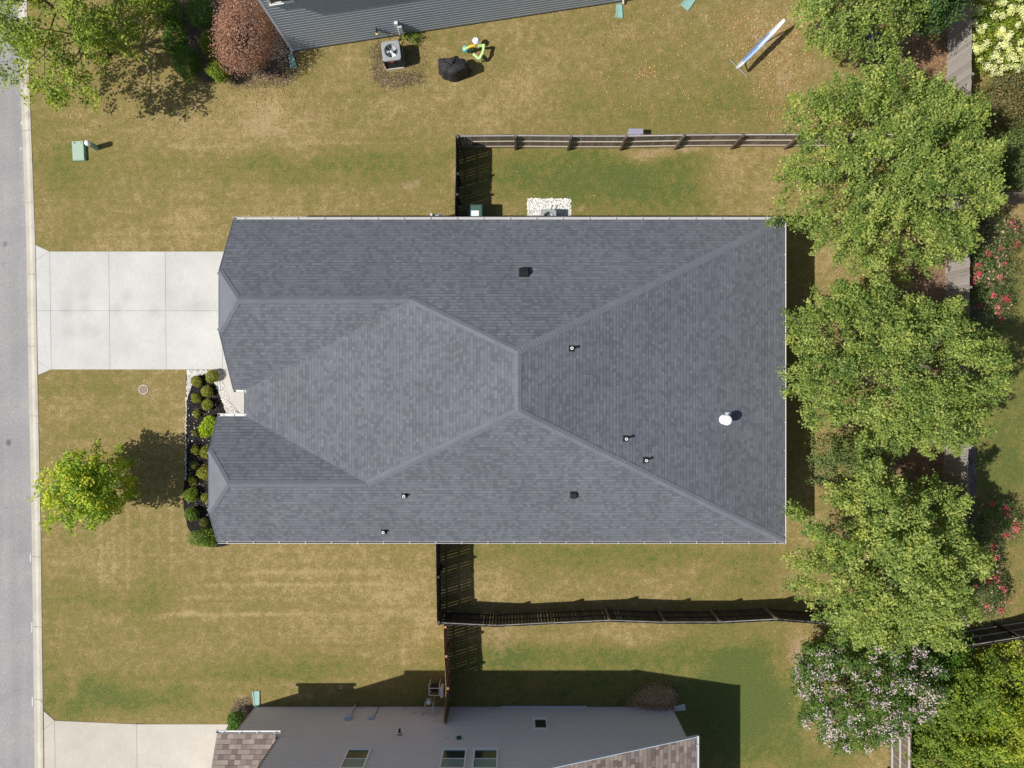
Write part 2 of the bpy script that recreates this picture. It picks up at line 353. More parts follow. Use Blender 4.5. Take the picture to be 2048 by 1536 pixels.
# ------------------------------------------------------------------ leaves in bulk
def quads(name, C, N, S, mat, parent=None, base=None, rnd=None, curl=.25, aspect=.62, label=None):
    """C centres, N normals, S half-sizes: one folded leaf (two faces) each"""
    n = len(C); N = N/np.linalg.norm(N, axis=1, keepdims=True)
    T = rng.normal(size=(n, 3)); T -= (T*N).sum(1, keepdims=True)*N; T /= np.linalg.norm(T, axis=1, keepdims=True)
    B = np.cross(N, T); S = S[:, None]
    v = np.stack([C-T*S, C+B*S*aspect+N*S*curl, C+T*S*1.1, C-B*S*aspect+N*S*curl], 1).reshape(-1, 3)
    off = wloc(parent) if parent else Vector(base or (0, 0, 0)); v = v-np.array(off)
    idx = np.arange(n)*4
    f = np.stack([idx, idx+1, idx+2, idx, idx+2, idx+3], 1).reshape(-1)
    me = bpy.data.meshes.new(name)
    me.vertices.add(4*n); me.vertices.foreach_set('co', v.astype(np.float32).ravel())
    me.loops.add(6*n); me.loops.foreach_set('vertex_index', f.astype(np.int32))
    me.polygons.add(2*n); me.polygons.foreach_set('loop_start', (np.arange(2*n)*3).astype(np.int32))
    me.update(calc_edges=True)
    a = me.attributes.new('rnd', 'FLOAT', 'FACE')
    r = rng.random(n) if rnd is None else np.clip(rnd, 0, 1)
    a.data.foreach_set('value', np.repeat(r, 2).astype(np.float32))
    me.materials.append(mat); me.validate()
    o = bpy.data.objects.new(name, me); COL.objects.link(o)
    if parent: o.parent = parent
    else: o.location = off
    if label: o['label'] = label
    return o

def rdir(n, zmin=-1.0):
    d = rng.normal(size=(n*3, 3)); d /= np.linalg.norm(d, axis=1, keepdims=True); d = d[d[:, 2] > zmin]
    while len(d) < n:
        e = rng.normal(size=(n, 3)); e /= np.linalg.norm(e, axis=1, keepdims=True); d = np.vstack([d, e[e[:, 2] > zmin]])
    return d[:n]
def lobes(D, k=9, amp=.16, seed=0):
    r = np.random.default_rng(seed); q = r.normal(size=(k, 3)); q /= np.linalg.norm(q, axis=1, keepdims=True)
    v = np.ones(len(D))
    for i in range(k): v += amp*np.maximum(0, D@q[i])**6*r.choice([1, 1, -1])*(1.0+r.random())
    return v
def crown(c, rad, nclus, nleaf, size, seed, droop=.15, inner=.55, cl=(.5, .95), spread=.15, zmin=-.5, lob=.2, gaps=0, holes=()):
    """leaf positions: branchlets of leaves spread through a lobed envelope"""
    D = rdir(nclus*2, zmin); L = lobes(D, 12, lob, seed)
    r = 1-inner*rng.random(nclus*2)**1.6
    pos = np.array(c)+D*np.array(rad)*(L*r)[:, None]
    if gaps:
        q = np.random.default_rng(seed+5); h = np.array(c)+rdir(gaps, .0)*np.array(rad)*q.uniform(.35, .95, (gaps, 1)); hr = q.uniform(.35, .8, gaps)
        keep = np.ones(len(pos), bool)
        for hh, k in zip(h, hr): keep &= np.linalg.norm((pos-hh)[:, :2], axis=1) > k
        pos = pos[keep]; D = D[keep]
    for (hx, hy, hr) in holes:
        keep = np.hypot(pos[:, 0]-hx, pos[:, 1]-hy) > hr; pos = pos[keep]; D = D[keep]
    pos = pos[:nclus]; D = D[:nclus]; n = len(pos)
    ax = D*np.array([1, 1, .5])+rng.normal(size=(n, 3))*.35; ax[:, 2] -= droop; ax /= np.linalg.norm(ax, axis=1, keepdims=True)
    ln = rng.uniform(*cl, n)
    tt = rng.random((n, nleaf, 1)); off = rng.normal(size=(n, nleaf, 3))*spread*(1.15-.6*tt)
    C = pos[:, None, :]+ax[:, None, :]*(tt-.5)*ln[:, None, None]+off
    cr = rng.random(n)
    N = rng.normal(size=(n*nleaf, 3))*.5+np.array([-.18, -.05, .9])+np.repeat(D, nleaf, 0)*.3
    S = rng.uniform(.7, 1.3, n*nleaf)*size
    rnd = np.repeat(cr, nleaf)*.45+rng.random(n*nleaf)*.55
    return C.reshape(-1, 3), N, S, rnd, pos

def crown_plan(c, radii, H, under, nclus, nleaf, size, seed, cl=(.45, .95), spread=.15, gaps=5):
    """broad domed crown whose plan outline is radii (metres, counter-clockwise from +x); bumpy top with shaded hollows"""
    q = np.random.default_rng(seed); n0 = nclus*2
    th = q.random(n0)*2*np.pi; rho = np.sqrt(q.random(n0))
    k = th/(2*np.pi)*len(radii); i0 = np.floor(k).astype(int) % len(radii); f = k-np.floor(k); Rr = np.array(radii)[i0]*(1-f)+np.array(radii)[(i0+1) % len(radii)]*f
    Rr = Rr*(1+.07*np.sin(th*7+seed)+.06*np.sin(th*13+seed*2))-.28
    x = Rr*rho*np.cos(th); y = Rr*rho*np.sin(th)
    ph = q.random(8)*6.28
    hol = .5*np.sin(x*1.9+y*.9+ph[0])+.45*np.sin(y*2.3-x*1.1+ph[1])+.4*np.sin(x*3.7+ph[2])*np.sin(y*3.3+ph[3])
    layer = q.random(n0); z = c[2]+H*np.sqrt(np.maximum(0, 1-rho**2))*(1-.55*layer**1.5)+.75*hol*(1-.5*rho)-under*layer**2*(.4+.6*rho)-.25*rho
    keep = (hol > -.55) | (layer > .72)
    g = q.uniform(-1, 1, (gaps, 2))*2.6; gr = q.uniform(.3, .55, gaps)
    for (gx0, gy0), gg in zip(g, gr): keep &= np.hypot(x-gx0, y-gy0) > gg
    pos = np.stack([x+c[0], y+c[1], z], 1)[keep][:nclus]; D = np.stack([np.cos(th)*rho, np.sin(th)*rho, .35+.6*(1-rho)], 1)[keep][:nclus]
    n = len(pos); D /= np.linalg.norm(D, axis=1, keepdims=True)
    ax = D*np.array([1, 1, .45])+rng.normal(size=(n, 3))*.3; ax[:, 2] -= .1; ax /= np.linalg.norm(ax, axis=1, keepdims=True)
    ln = rng.uniform(*cl, n); tt = rng.random((n, nleaf, 1)); off = rng.normal(size=(n, nleaf, 3))*spread*(1.15-.7*tt)
    C = pos[:, None, :]+ax[:, None, :]*(tt-.5)*ln[:, None, None]+off
    N = rng.normal(size=(n*nleaf, 3))*.5+np.array([-.18, -.05, .9])
    S = rng.uniform(.7, 1.3, n*nleaf)*size; rnd = np.repeat(rng.random(n), nleaf)*.45+rng.random(n*nleaf)*.55
    return C.reshape(-1, 3), N, S, rnd, pos

def trunkmesh(base, top, r0, pts, nlimb, rl=.05):
    mb = MB(); base = Vector(base); top = Vector(top)
    mid = (base+top)/2+Vector((random.uniform(-.12, .12), random.uniform(-.12, .12), 0))
    mb.tube([base-Vector((0, 0, .05)), base+(top-base)*.12, mid, top], [r0*1.25, r0, r0*.8, r0*.4], 10)
    idx = rng.choice(len(pts), min(nlimb, len(pts)), replace=False)
    for i in idx:
        e = Vector(pts[i]); f = random.uniform(.3, .95); s = base+(top-base)*f; s = s if s.z < e.z+.3 else base+(top-base)*.3
        m = s+(e-s)*.5+Vector((0, 0, .12*(e-s).length))
        r = rl*random.uniform(.7, 1.2); mb.tube([s, m, e], [r, r*.6, r*.2], 6)
        for q in range(2):
            j = pts[rng.integers(len(pts))]; e2 = Vector(j)
            if (e2-m).length < (e-s).length*.8: mb.tube([m, (m+e2)/2+Vector((0, 0, .08)), e2], [r*.5, r*.3, r*.12], 5)
    return mb
def tree(name, label, cat, base, cz, rad, mat, nclus=420, nleaf=46, size=.075, seed=1, shift=(0, 0), nlimb=26, r0=.13, group=None, rndscale=1, rndoff=0, plan=None, **k):
    t = thing(name, label, cat, base, group)
    c = (base[0]+shift[0], base[1]+shift[1], cz)
    if plan is not None: C, N, S, rnd, pos = crown_plan((*c[:2], cz-.9), plan, rad[2], 1.3, nclus, nleaf, size, seed, **k)
    else: C, N, S, rnd, pos = crown(c, rad, nclus, nleaf, size, seed, **k)
    lo = C[:, 2] > .05; C, N, S, rnd = C[lo], N[lo], S[lo], rnd[lo]
    obj('trunk', trunkmesh(base, (c[0], c[1], cz+rad[2]*.5), r0, pos, nlimb, r0*.42), M['bark'], t, smooth=True)
    quads('crown', C, N, S, M[mat], t, rnd=rnd*rndscale+rndoff)
    return t, pos, C

# ------------------------------------------------------------------ ground and lawn
BLOBS = [  # px, py, rx, ry, change of dryness (minus = greener)
 (560, 330, 330, 26, -.30), (820, 300, 130, 60, -.22), (110, 330, 45, 40, -.30), (160, 380, 70, 60, -.18), (700, 350, 250, 60, -.12), (480, 250, 160, 60, .22), (560, 240, 60, 40, .2),
 (300, 460, 180, 40, .15), (130, 470, 60, 40, -.08), (600, 410, 120, 30, .12), (640, 330, 60, 30, -.15), (240, 240, 120, 40, .05), (120, 230, 60, 80, -.12),
 (1130, 360, 150, 70, -.55), (1280, 365, 130, 80, -.62), (1390, 350, 60, 70, -.35), (1060, 330, 60, 50, -.3), (1500, 390, 80, 70, .18), (1470, 320, 60, 30, .3), (1300, 305, 60, 14, .6), (1375, 300, 40, 12, .6),
 (1250, 220, 150, 50, -.28), (1480, 190, 70, 60, -.42), (1400, 150, 130, 90, -.14), (1500, 130, 90, 60, .15), (1040, 180, 120, 90, .14), (900, 230, 130, 50, .12), (1200, 110, 160, 60, -.05), (700, 160, 60, 60, -.05), (890, 90, 80, 30, -.1), (1560, 110, 60, 80, .25),
 (200, 1385, 130, 38, -.60), (130, 1420, 60, 30, -.5), (330, 1400, 140, 22, -.30), (470, 1345, 160, 22, -.35), (620, 1340, 120, 22, -.25), (230, 1200, 120, 26, -.28), (320, 1185, 60, 40, -.18), (100, 1300, 30, 120, -.2), (300, 1250, 120, 40, -.15), (560, 1290, 120, 20, -.1),
 (740, 1180, 140, 90, .20), (540, 1130, 120, 60, .12), (370, 1232, 60, 8, .5), (160, 1120, 60, 30, .18), (780, 1300, 60, 30, .1), (130, 1390, 16, 60, .4), (830, 1240, 30, 60, .2),
 (170, 780, 110, 26, -.22), (330, 800, 60, 30, .08), (110, 840, 40, 60, .1), (300, 840, 80, 40, .05), (250, 1000, 120, 60, .0), (200, 850, 70, 20, -.1),
 (1050, 1100, 180, 26, -.34), (1300, 1110, 260, 22, -.30), (1180, 1150, 120, 40, -.12), (1480, 1150, 120, 50, -.22), (980, 1150, 50, 60, .16), (1320, 1160, 60, 40, .15), (1100, 1180, 120, 30, .1),
 (1200, 1310, 330, 30, -.50), (1000, 1320, 80, 40, -.35), (1530, 1330, 110, 110, -.66), (1520, 1450, 90, 90, -.62), (1640, 1520, 90, 40, -.4), (1590, 1290, 60, 90, .55), (1640, 1400, 40, 70, .5), (1200, 1275, 260, 14, .3),
 (1200, 1390, 330, 60, -.55), (700, 1395, 170, 25, -.12), (1440, 1420, 60, 120, -.55), (1595, 1100, 30, 90, .1),
 (1600, 560, 60, 160, .15), (1600, 900, 60, 160, .22), (1650, 620, 60, 120, .1), (1590, 760, 50, 120, -.2),
 (2030, 620, 60, 140, -.48), (2030, 820, 80, 120, -.50), (2020, 1050, 60, 140, -.34), (2030, 1200, 60, 60, -.1), (2035, 440, 60, 50, .3), (1990, 930, 60, 80, -.5)]
BARE = [(1300, 300, 46, 9, .5), (1375, 303, 26, 9, .6), (1285, 320, 20, 10, .4), (1450, 315, 12, 22, .5), (1560, 300, 30, 9, .35), (1440, 398, 9, 12, .6), (1420, 430, 10, 6, .5),
 (820, 370, 28, 16, .45), (580, 1370, 40, 10, .35), (625, 1390, 12, 7, .9), (880, 1130, 8, 40, .3), (1610, 1300, 40, 30, .3), (1570, 160, 30, 40, .22), (1290, 145, 20, 8, .5), (1595, 1340, 14, 60, .35),
 (1055, 430, 8, 26, .7), (1090, 398, 40, 5, .4), (1160, 418, 8, 9, .7), (905, 360, 8, 70, .3), (460, 812, 3, 3, .2), (360, 1000, 6, 60, .35), (375, 1080, 14, 14, .35), (420, 1098, 30, 7, .4), (1312, 1385, 34, 20, .6),
 (475, 1400, 14, 24, .4), (765, 120, 18, 30, .25), (780, 165, 26, 10, .3), (835, 150, 16, 14, .15), (620, 235, 50, 16, .2), (500, 150, 60, 18, .3), (555, 158, 30, 9, .3), (1000, 1290, 40, 60, .15), (160, 700, 1, 1, 0)]
def ax(lo, hi, step, far):
    a = np.arange(lo, hi+1e-6, step); return a
xs = np.concatenate([ax(-23.2, 26, .16, 0), [30, 40, 60, 100, 180, 320]])
ys = np.concatenate([[-320, -180, -100, -60, -40, -26], ax(-20, 20, .16, 0), [26, 40, 60, 100, 180, 320]])
KERB = [(20, -700), (30, -100), (38, 150), (50, 480), (55, 770), (61, 1056), (66, 1456), (68, 1640), (80, 2400)]
KO = 21
kw = [P(a, b)[:2] for a, b in KERB]; kwo = [P(a+KO, b)[:2] for a, b in KERB]
kys = np.array([q[1] for q in kwo])[::-1]; kxs = np.array([q[0] for q in kwo])[::-1]
X, Y = np.meshgrid(xs, ys)
X = X.copy(); kx = np.interp(Y, kys, kxs)-.06
X[:, 0] = kx[:, 0]
for j in range(1, 14):
    X[:, j] = np.maximum(X[:, j], X[:, j-1]+.004)
nx, ny = len(xs), len(ys)
V = np.stack([X.ravel(), Y.ravel(), np.zeros(nx*ny)], 1)
ii = (np.arange(ny-1)[:, None]*nx+np.arange(nx-1)[None]).ravel()
me = bpy.data.meshes.new('lawn')
me.from_pydata(V.tolist(), [], np.stack([ii, ii+1, ii+nx+1, ii+nx], 1).tolist())
PX = 1024+V[:, 0]*F/CAMZ; PY = 768-V[:, 1]*F/CAMZ
wx = 12*np.sin(PY/23+PX/61)+9*np.sin(PX/17-PY/29); wy = 10*np.sin(PX/27+1)+8*np.sin(PY/19+PX/33)
dry = np.full(len(V), .62); bare = np.full(len(V), -.62)
for (a, b, rx, ry, k) in BLOBS: dry += k*.78*np.exp(-(((PX-a+wx)/rx)**2+((PY-b+wy*.6)/ry)**2))
for (a, b, rx, ry, k) in BARE: bare += (k+.72)*np.exp(-(((PX-a+wx*.3)/rx)**2+((PY-b+wy*.2)/ry)**2))
# worn mowing lines
for yy, x0, x1, k in ((293, 330, 900, .25), (1233, 180, 870, .35), (1171, 400, 870, .3), (1143, 500, 870, .16), (1197, 360, 870, .12), (1132, 900, 1600, -.08), (1158, 900, 1560, -.06)):
    yl = yy-(PX-x0)*.012*(1 if yy > 600 else 1.5)
    dry += k*np.exp(-((PY-yl)/2.6)**2)*((PX > x0) & (PX < x1))
for xx in (200, 228, 255, 284, 313, 342, 371):
    dry += .2*np.exp(-((PX-xx-(PY-1000)*.01)/3)**2)*((PY > 1000) & (PY < 1180))
stripe = np.where((PX > 90) & (PX < 900), .32, .12)
me.attributes.new('dry', 'FLOAT', 'POINT').data.foreach_set('value', dry.astype(np.float32))
me.attributes.new('bare', 'FLOAT', 'POINT').data.foreach_set('value', bare.astype(np.float32))
me.attributes.new('stripe', 'FLOAT', 'POINT').data.foreach_set('value', stripe.astype(np.float32))
me.materials.append(M['grass']); lawn = bpy.data.objects.new('lawn', me); COL.objects.link(lawn); lawn['kind'] = 'structure'
mb = MB(); mb.face([(-330, -330, -.125), (330, -330, -.125), (330, 330, -.125), (-330, 330, -.125)])
g = obj('ground', mb, plain('bare earth', (.2, .16, .1), .95, var=.3, scale=.5)); g['kind'] = 'structure'
def interpx(y, c): # kerb line
    a = np.array(c)[::-1]; return float(np.interp(y, a[:, 1], a[:, 0]))
mb = MB(); yy = np.linspace(kw[0][1], kw[-1][1], 40)
for a, b in zip(yy[:-1], yy[1:]):
    mb.face([(interpx(b, kw)-9, b, -.10), (interpx(b, kw)+.02, b, -.10), (interpx(a, kw)+.02, a, -.10), (interpx(a, kw)-9, a, -.10)])
o = obj('road', mb, M['asphalt']); o['kind'] = 'structure'
mb = MB()
def kerbseg(py0, py1):
    prof = [(-.0, -.085), (.17, -.075), (.27, -.03), (.36, .012), (.49, .018), (.50, -.1)]
    n = 4
    for j in range(n):
        a = py0+(py1-py0)*j/n; b = py0+(py1-py0)*(j+1)/n
        ya = P(0, a)[1]; yb = P(0, b)[1]; xa = interpx(ya, kw); xb = interpx(yb, kw)
        for (d0, z0), (d1, z1) in zip(prof[:-1], prof[1:]): mb.face([(xb+d0, yb, z0), (xb+d1, yb, z1), (xa+d1, ya, z1), (xa+d0, ya, z0)])
js = [-600, -460, -310, -170, -30, 112, 260, 404, 548, 692, 832, 972, 1114, 1254, 1400, 1545, 1690, 1840, 2000, 2200]
for a, b in zip(js[:-1], js[1:]): kerbseg(a+.35, b-.35)
o = obj('kerb', mb, M['kerb']); o['kind'] = 'structure'
# far side of the street: kerb and verge
mb = MB()
for a, b in zip(yy[:-1], yy[1:]):
    mb.face([(interpx(b, kw)-9.5, b, .012), (interpx(b, kw)-9, b, -.09), (interpx(a, kw)-9, a, -.09), (interpx(a, kw)-9.5, a, .012)])
o = obj('far_kerb', mb, M['kerb']); o['kind'] = 'structure'
mb = MB()
for a, b in zip(yy[:-1], yy[1:]):
    mb.face([(-300, b, .0), (interpx(b, kw)-9.45, b, .0), (interpx(a, kw)-9.45, a, .0), (-300, a, .0)])
o = obj('far_verge', mb, plain('far grass', (.2, .18, .07), .95, var=.4, scale=1)); o['kind'] = 'structure'
# road paint ticks and the lot mark on the kerb
mb = MB()
for a, b, h in ((58, 1117, 16), (61, 1256, 20), (62, 1405, 18), (40, 245, 8), (39, 296, 7)):
    x, y, _ = P(a, b); mb.prism([(x-.025, y-h/84), (x+.025, y-h/84), (x+.03, y+h/84), (x-.02, y+h/84)], -.098, -.094)
o = obj('road_marking', mb, plain('chalk paint', (.62, .62, .6), .9, var=.25, scale=12)); o['kind'] = 'structure'

def sheet(name, poly, z, mat, kind='structure', jit=0, thick=.02, sub=1):
    pts = []
    n = len(poly)
    for i in range(n):
        a = poly[i]; b = poly[(i+1) % n]
        for k in range(sub):
            f = k/sub; q = (a[0]+(b[0]-a[0])*f+random.uniform(-jit, jit), a[1]+(b[1]-a[1])*f+random.uniform(-jit, jit)); pts.append(P(*q)[:2])
    mb = MB(); mb.prism(pts, z-thick, z)
    o = obj(name, mb, mat); o['kind'] = kind; return o
# driveways: slabs with open joints over a dark bed
def slabs(name, polys, mat, z=.022):
    mb = MB()
    for poly in polys:
        c = np.mean(poly, axis=0); q = []
        for p in poly:
            d = c-np.array(p); q.append(np.array(p)+np.sign(d)*np.minimum(np.abs(d), .2))
        mb.prism([P(*p)[:2] for p in q], -.05, z)
    o = obj(name, mb, mat, bevel=.006); o['kind'] = 'structure'
    rr = []
    for poly in polys: rr += [random.random()]*(len(poly)+2)
    o.data.attributes.new('rnd', 'FLOAT', 'FACE').data.foreach_set('value', rr); return o
r0, r1, r2 = 503, 621.5, 739
slabs('driveway', [[(71.5, 490), (100, 503), (72.5, 520)], [(72.5, 520), (100, 503), (101.5, r1), (74, r1)], [(74, r1), (101.5, r1), (103, 739), (76, 722)], [(76, 722), (103, 739), (77, 750)],
  [(100, r0), (218, r0), (219.5, r1), (101.5, r1)], [(218, r0), (331, r0), (332, r1), (219.5, r1)], [(331, r0), (520, r0), (520, r1), (332, r1)],
  [(101.5, r1), (219.5, r1), (220.5, r2), (103, r2)], [(219.5, r1), (332, r1), (333, r2), (220.5, r2)], [(332, r1), (445, r1), (445, r2), (333, r2)], [(445, r1), (520, r1), (520, r2), (445, r2)]], M['driveway'])
sheet('driveway_joint', [(74, 500), (104, 506), (520, 506), (520, 735), (104, 735), (79, 744)], .008, plain('joint filler', (.10, .095, .09), .95))
slabs('front_walk', [[(445, 739), (530, 739), (530, 838), (489, 832), (475, 822), (462, 806), (452, 782), (446, 760)]], M['walk'])
slabs('neighbour_driveway', [[(88, 1422), (110, 1441), (88.5, 1458)], [(88.5, 1458), (110, 1441), (112, 1700), (91, 1700)], [(110, 1441), (274, 1448), (276, 1700), (112, 1700)], [(274, 1448), (460, 1448), (460, 1700), (276, 1700)]], M['driveway2'])
sheet('neighbour_driveway_joint', [(91, 1430), (112, 1444), (455, 1451), (455, 1695), (92, 1695)], .008, plain('joint filler dark', (.08, .075, .07), .95))
# planting beds
bed = [(373, 742), (372, 800), (371, 880), (369, 960), (366, 1000), (369, 1030), (377, 1056), (392, 1080), (412, 1092), (436, 1094), (452, 1092), (468, 1084), (500, 1070), (500, 830), (470, 812), (440, 772), (430, 742)]
sheet('mulch_bed', bed, .012, M['mulch'], jit=.9, sub=5)
sheet('gravel_bed', [(374, 740), (444.5, 740), (446, 762), (453, 784), (463, 808), (476, 824), (489, 834), (470, 836), (455, 832), (446, 806), (436, 780), (428, 764), (410, 748), (396, 752), (384, 770), (377, 790), (374, 800)], .017, M['gravelbase'], jit=.7, sub=3)
sheet('unit_gravel_bed', [(1055, 398), (1141, 398), (1142, 446), (1056, 446)], .012, M['gravelbase'], jit=.5, sub=6)
sheet('side_mulch_bed', [(361, -60), (366, 60), (374, 110), (392, 150), (410, 164), (450, 158), (520, 150), (560, 148), (586, 138), (600, 96), (600, -60)], .010, M['oldmulch'], jit=2.5, sub=5)
sheet('pine_straw_bed', [(1700, -60), (1730, 60), (1735, 125), (1780, 130), (1810, 180), (1800, 280), (1800, 700), (1760, 900), (1770, 1180), (1870, 1280), (1900, 1260), (1893, -60)], .010, M['straw'], jit=4, sub=5)
sheet('neighbour_bed', [(462, 1440), (470, 1425), (486, 1414), (512, 1412), (520, 1450), (450, 1500), (440, 1480)], .03, M['oldmulch'], jit=1, sub=4)
sheet('pebble_strip', [(1893, 860), (1951, 866), (1953, 1090), (1893, 1090)], .012, M['brownrock'], jit=.5, sub=4)
sheet('rose_bed', [(1895, 420), (1975, 430), (1985, 520), (1965, 640), (1895, 650)], .012, M['oldmulch'], jit=3, sub=4)

def scatter_poly(poly, n):
    a = np.array([P(*p)[:2] for p in poly]); lo, hi = a.min(0), a.max(0); out = []
    while len(out) < n:
        q = rng.uniform(lo, hi, (n, 2))
        x, y = q[:, 0], q[:, 1]; ins = np.zeros(n, bool)
        for i in range(len(a)):
            x0, y0 = a[i]; x1, y1 = a[i-1]
            c = ((y0 > y) != (y1 > y)) & (x < (x1-x0)*(y-y0)/(y1-y0+1e-12)+x0); ins ^= c
        out += q[ins].tolist()
    return np.array(out[:n])
def stones(name, pts, smin, smax, z, kindlabel=None):
    """small rounded stones, eight-sided"""
    vs = []; fs = []; rn = []
    T = [(1, 0, 0), (0, 1, 0), (-1, 0, 0), (0, -1, 0), (0, 0, .8), (.6, .6, .5), (-.6, .6, .5), (-.6, -.6, .5), (.6, -.6, .5)]
    F_ = [(0, 5, 8), (0, 1, 5), (1, 6, 5), (1, 2, 6), (2, 7, 6), (2, 3, 7), (3, 8, 7), (3, 0, 8), (4, 5, 6), (4, 6, 7), (4, 7, 8), (4, 8, 5)]
    for (x, y) in pts:
        s = random.uniform(smin, smax); a = random.uniform(0, 6.28); e = random.uniform(.6, 1); i = len(vs); r = random.random()
        for (p, q, w) in T:
            p2 = p*s*random.uniform(.85, 1.1); q2 = q*s*e
            vs.append((x+p2*math.cos(a)-q2*math.sin(a), y+p2*math.sin(a)+q2*math.cos(a), z+w*s*.8))
        fs += [tuple(k+i for k in f) for f in F_]; rn += [r]*12
    mb = MB(); mb.v = vs; mb.f = fs; mb.mi = [0]*len(fs); o = obj(name, mb, M['stone']); o['kind'] = 'stuff'
    o.data.attributes.new('rnd', 'FLOAT', 'FACE').data.foreach_set('value', rn)
    return o
gp = [(374, 740), (444.5, 740), (446, 762), (453, 784), (463, 808), (476, 824), (489, 834), (470, 836), (455, 832), (446, 806), (436, 780), (428, 764), (410, 748), (396, 752), (384, 770), (377, 790), (374, 800)]
gx = scatter_poly(gp, 1500)
edge = np.array([P(372.5-.006*(k-800)+random.uniform(-1.4, 1.4), k)[:2] for k in np.linspace(795, 960, 110)])
stray = scatter_poly([(376, 800), (440, 790), (430, 1060), (376, 1010)], 60)
stones('white_gravel', np.vstack([gx, edge, stray]), .02, .045, .018)
stones('unit_gravel', scatter_poly([(1055, 397), (1142, 397), (1143, 446), (1055, 446)], 1500), .025, .055, .012)

# fallen leaves
def litter(name, poly, n, s=.035):
    q = scatter_poly(poly, n); C = np.column_stack([q, np.full(n, .02)+rng.random(n)*.02])
    o = quads(name, C, rng.normal(size=(n, 3))*.35+np.array([0, 0, 1]), rng.uniform(.5, 1.2, n)*s, M['litter'], curl=.4); o['kind'] = 'stuff'
def chips(poly, n):
    q = scatter_poly(poly, n); q = q+rng.normal(size=q.shape)*.12; C = np.column_stack([q, np.full(n, .012)+rng.random(n)*.02])
    o = quads('bark_chips', C, rng.normal(size=(n, 3))*.3+np.array([0, 0, 1]), rng.uniform(.5, 1.2, n)*.034, M['chip'], curl=.2, aspect=.4); o['kind'] = 'stuff'
M['chip'] = make_leaf('old bark chips', [(0, (.05, .04, .035)), (.6, (.16, .12, .10)), (1, (.34, .27, .22))], 0, .1)
chips([(742, 96), (764, 84), (770, 148), (840, 142), (852, 160), (800, 176), (762, 174), (744, 150)], 2100)
litter('leaf_litter', [(52, 160), (62, 160), (88, 1500), (76, 1500)], 160, .022)
chips([(376, 800), (440, 780), (430, 1070), (380, 1040)], 700)
chips([(812, 82), (850, 88), (856, 140), (815, 142)], 350)
chips([(450, 158), (590, 138), (600, 150), (560, 172), (470, 176)], 1400)
chips([(462, 1440), (470, 1405), (500, 1398), (512, 1412)], 900)
litter('leaf_litter', [(1200, 20), (1650, 0), (1640, 160), (1570, 262), (1430, 262), (1200, 200)], 1300)
litter('leaf_litter', [(376, 800), (440, 780), (430, 1070), (380, 1030)], 90, .025)
litter('leaf_litter', [(1430, 20), (1620, 20), (1590, 140), (1480, 140)], 1100, .03)
litter('leaf_litter', [(1480, 60), (1640, 40), (1600, 230), (1520, 250)], 1000)
litter('leaf_litter', [(1268, 138), (1308, 132), (1312, 154), (1270, 158)], 90)
litter('leaf_litter', [(720, 120), (1240, 60), (1240, 255), (900, 262), (600, 240)], 420)
litter('leaf_litter', [(80, 190), (560, 150), (600, 230), (80, 300)], 220)
litter('leaf_litter', [(980, 300), (1570, 300), (1570, 430), (980, 430)], 60, .04)
litter('leaf_litter', [(950, 1095), (1620, 1095), (1620, 1200), (950, 1200)], 40, .04)
litter('leaf_litter', [(1735, 60), (1893, 60), (1893, 190), (1790, 190)], 900)
litter('leaf_litter', [(1560, 1270), (1680, 1260), (1640, 1480), (1580, 1420)], 160)
litter('leaf_litter', [(1590, 480), (1760, 440), (1760, 1080), (1590, 1080)], 240, .03)
litter('leaf_litter', [(480, 150), (580, 140), (640, 160), (560, 250), (480, 210)], 120)

# ------------------------------------------------------------------ main house
def gutter(name, a, b, out, z, parent, mat='gutter', w=.10, spacing=1.2, straps=True, inner='darkfloor'):
    """open K-style trough from a to b, outward unit normal out"""
    a = Vector((*a, z)); b = Vector((*b, z)); d = (b-a).normalized(); L = (b-a).length; o = Vector((*out, 0)).normalized()
    prof = [(.004, 0), (.004, -.11), (w*.72, -.11), (w*.80, -.06), (w, -.03), (w, .0), (w-.022, .0), (w-.022, -.01), (w-.008, -.012), (w*.72, -.06), (w*.66, -.098), (.012, -.098), (.012, 0)]
    mb = MB(); n = len(prof); vs = []
    for p in (a, b):
        for (u, h) in prof: vs.append(p+o*u+Vector((0, 0, h)))
    fs = [(i, (i+1) % n, n+(i+1) % n, n+i) for i in range(n)]
    mb.grid(vs, fs)
    for p, s in ((a, 1), (b, -1)): mb.obox(p+o*(w/2)+Vector((0, 0, -.055))-d*s*.002, (.006, w, .11), d, o)
    mb.face([a+o*.012+Vector((0, 0, -.085)), b+o*.012+Vector((0, 0, -.085)), b+o*(w*.68)+Vector((0, 0, -.085)), a+o*(w*.68)+Vector((0, 0, -.085))][::(1 if d.cross(o).z > 0 else -1)], 1)
    g = obj(name, mb, [M[mat], M[inner]], parent)
    if straps:
        k = int(L/spacing)
        for i in range(k+1):
            sb = MB(); p = a+d*(L*(i+.35)/(k+.7)); sb.obox(p+o*(w*.5-.02)+Vector((0, 0, .006)), (.035, w+.05, .008), d, o)
            obj('hanger_strap', sb, M['gutter'], g)
    return g

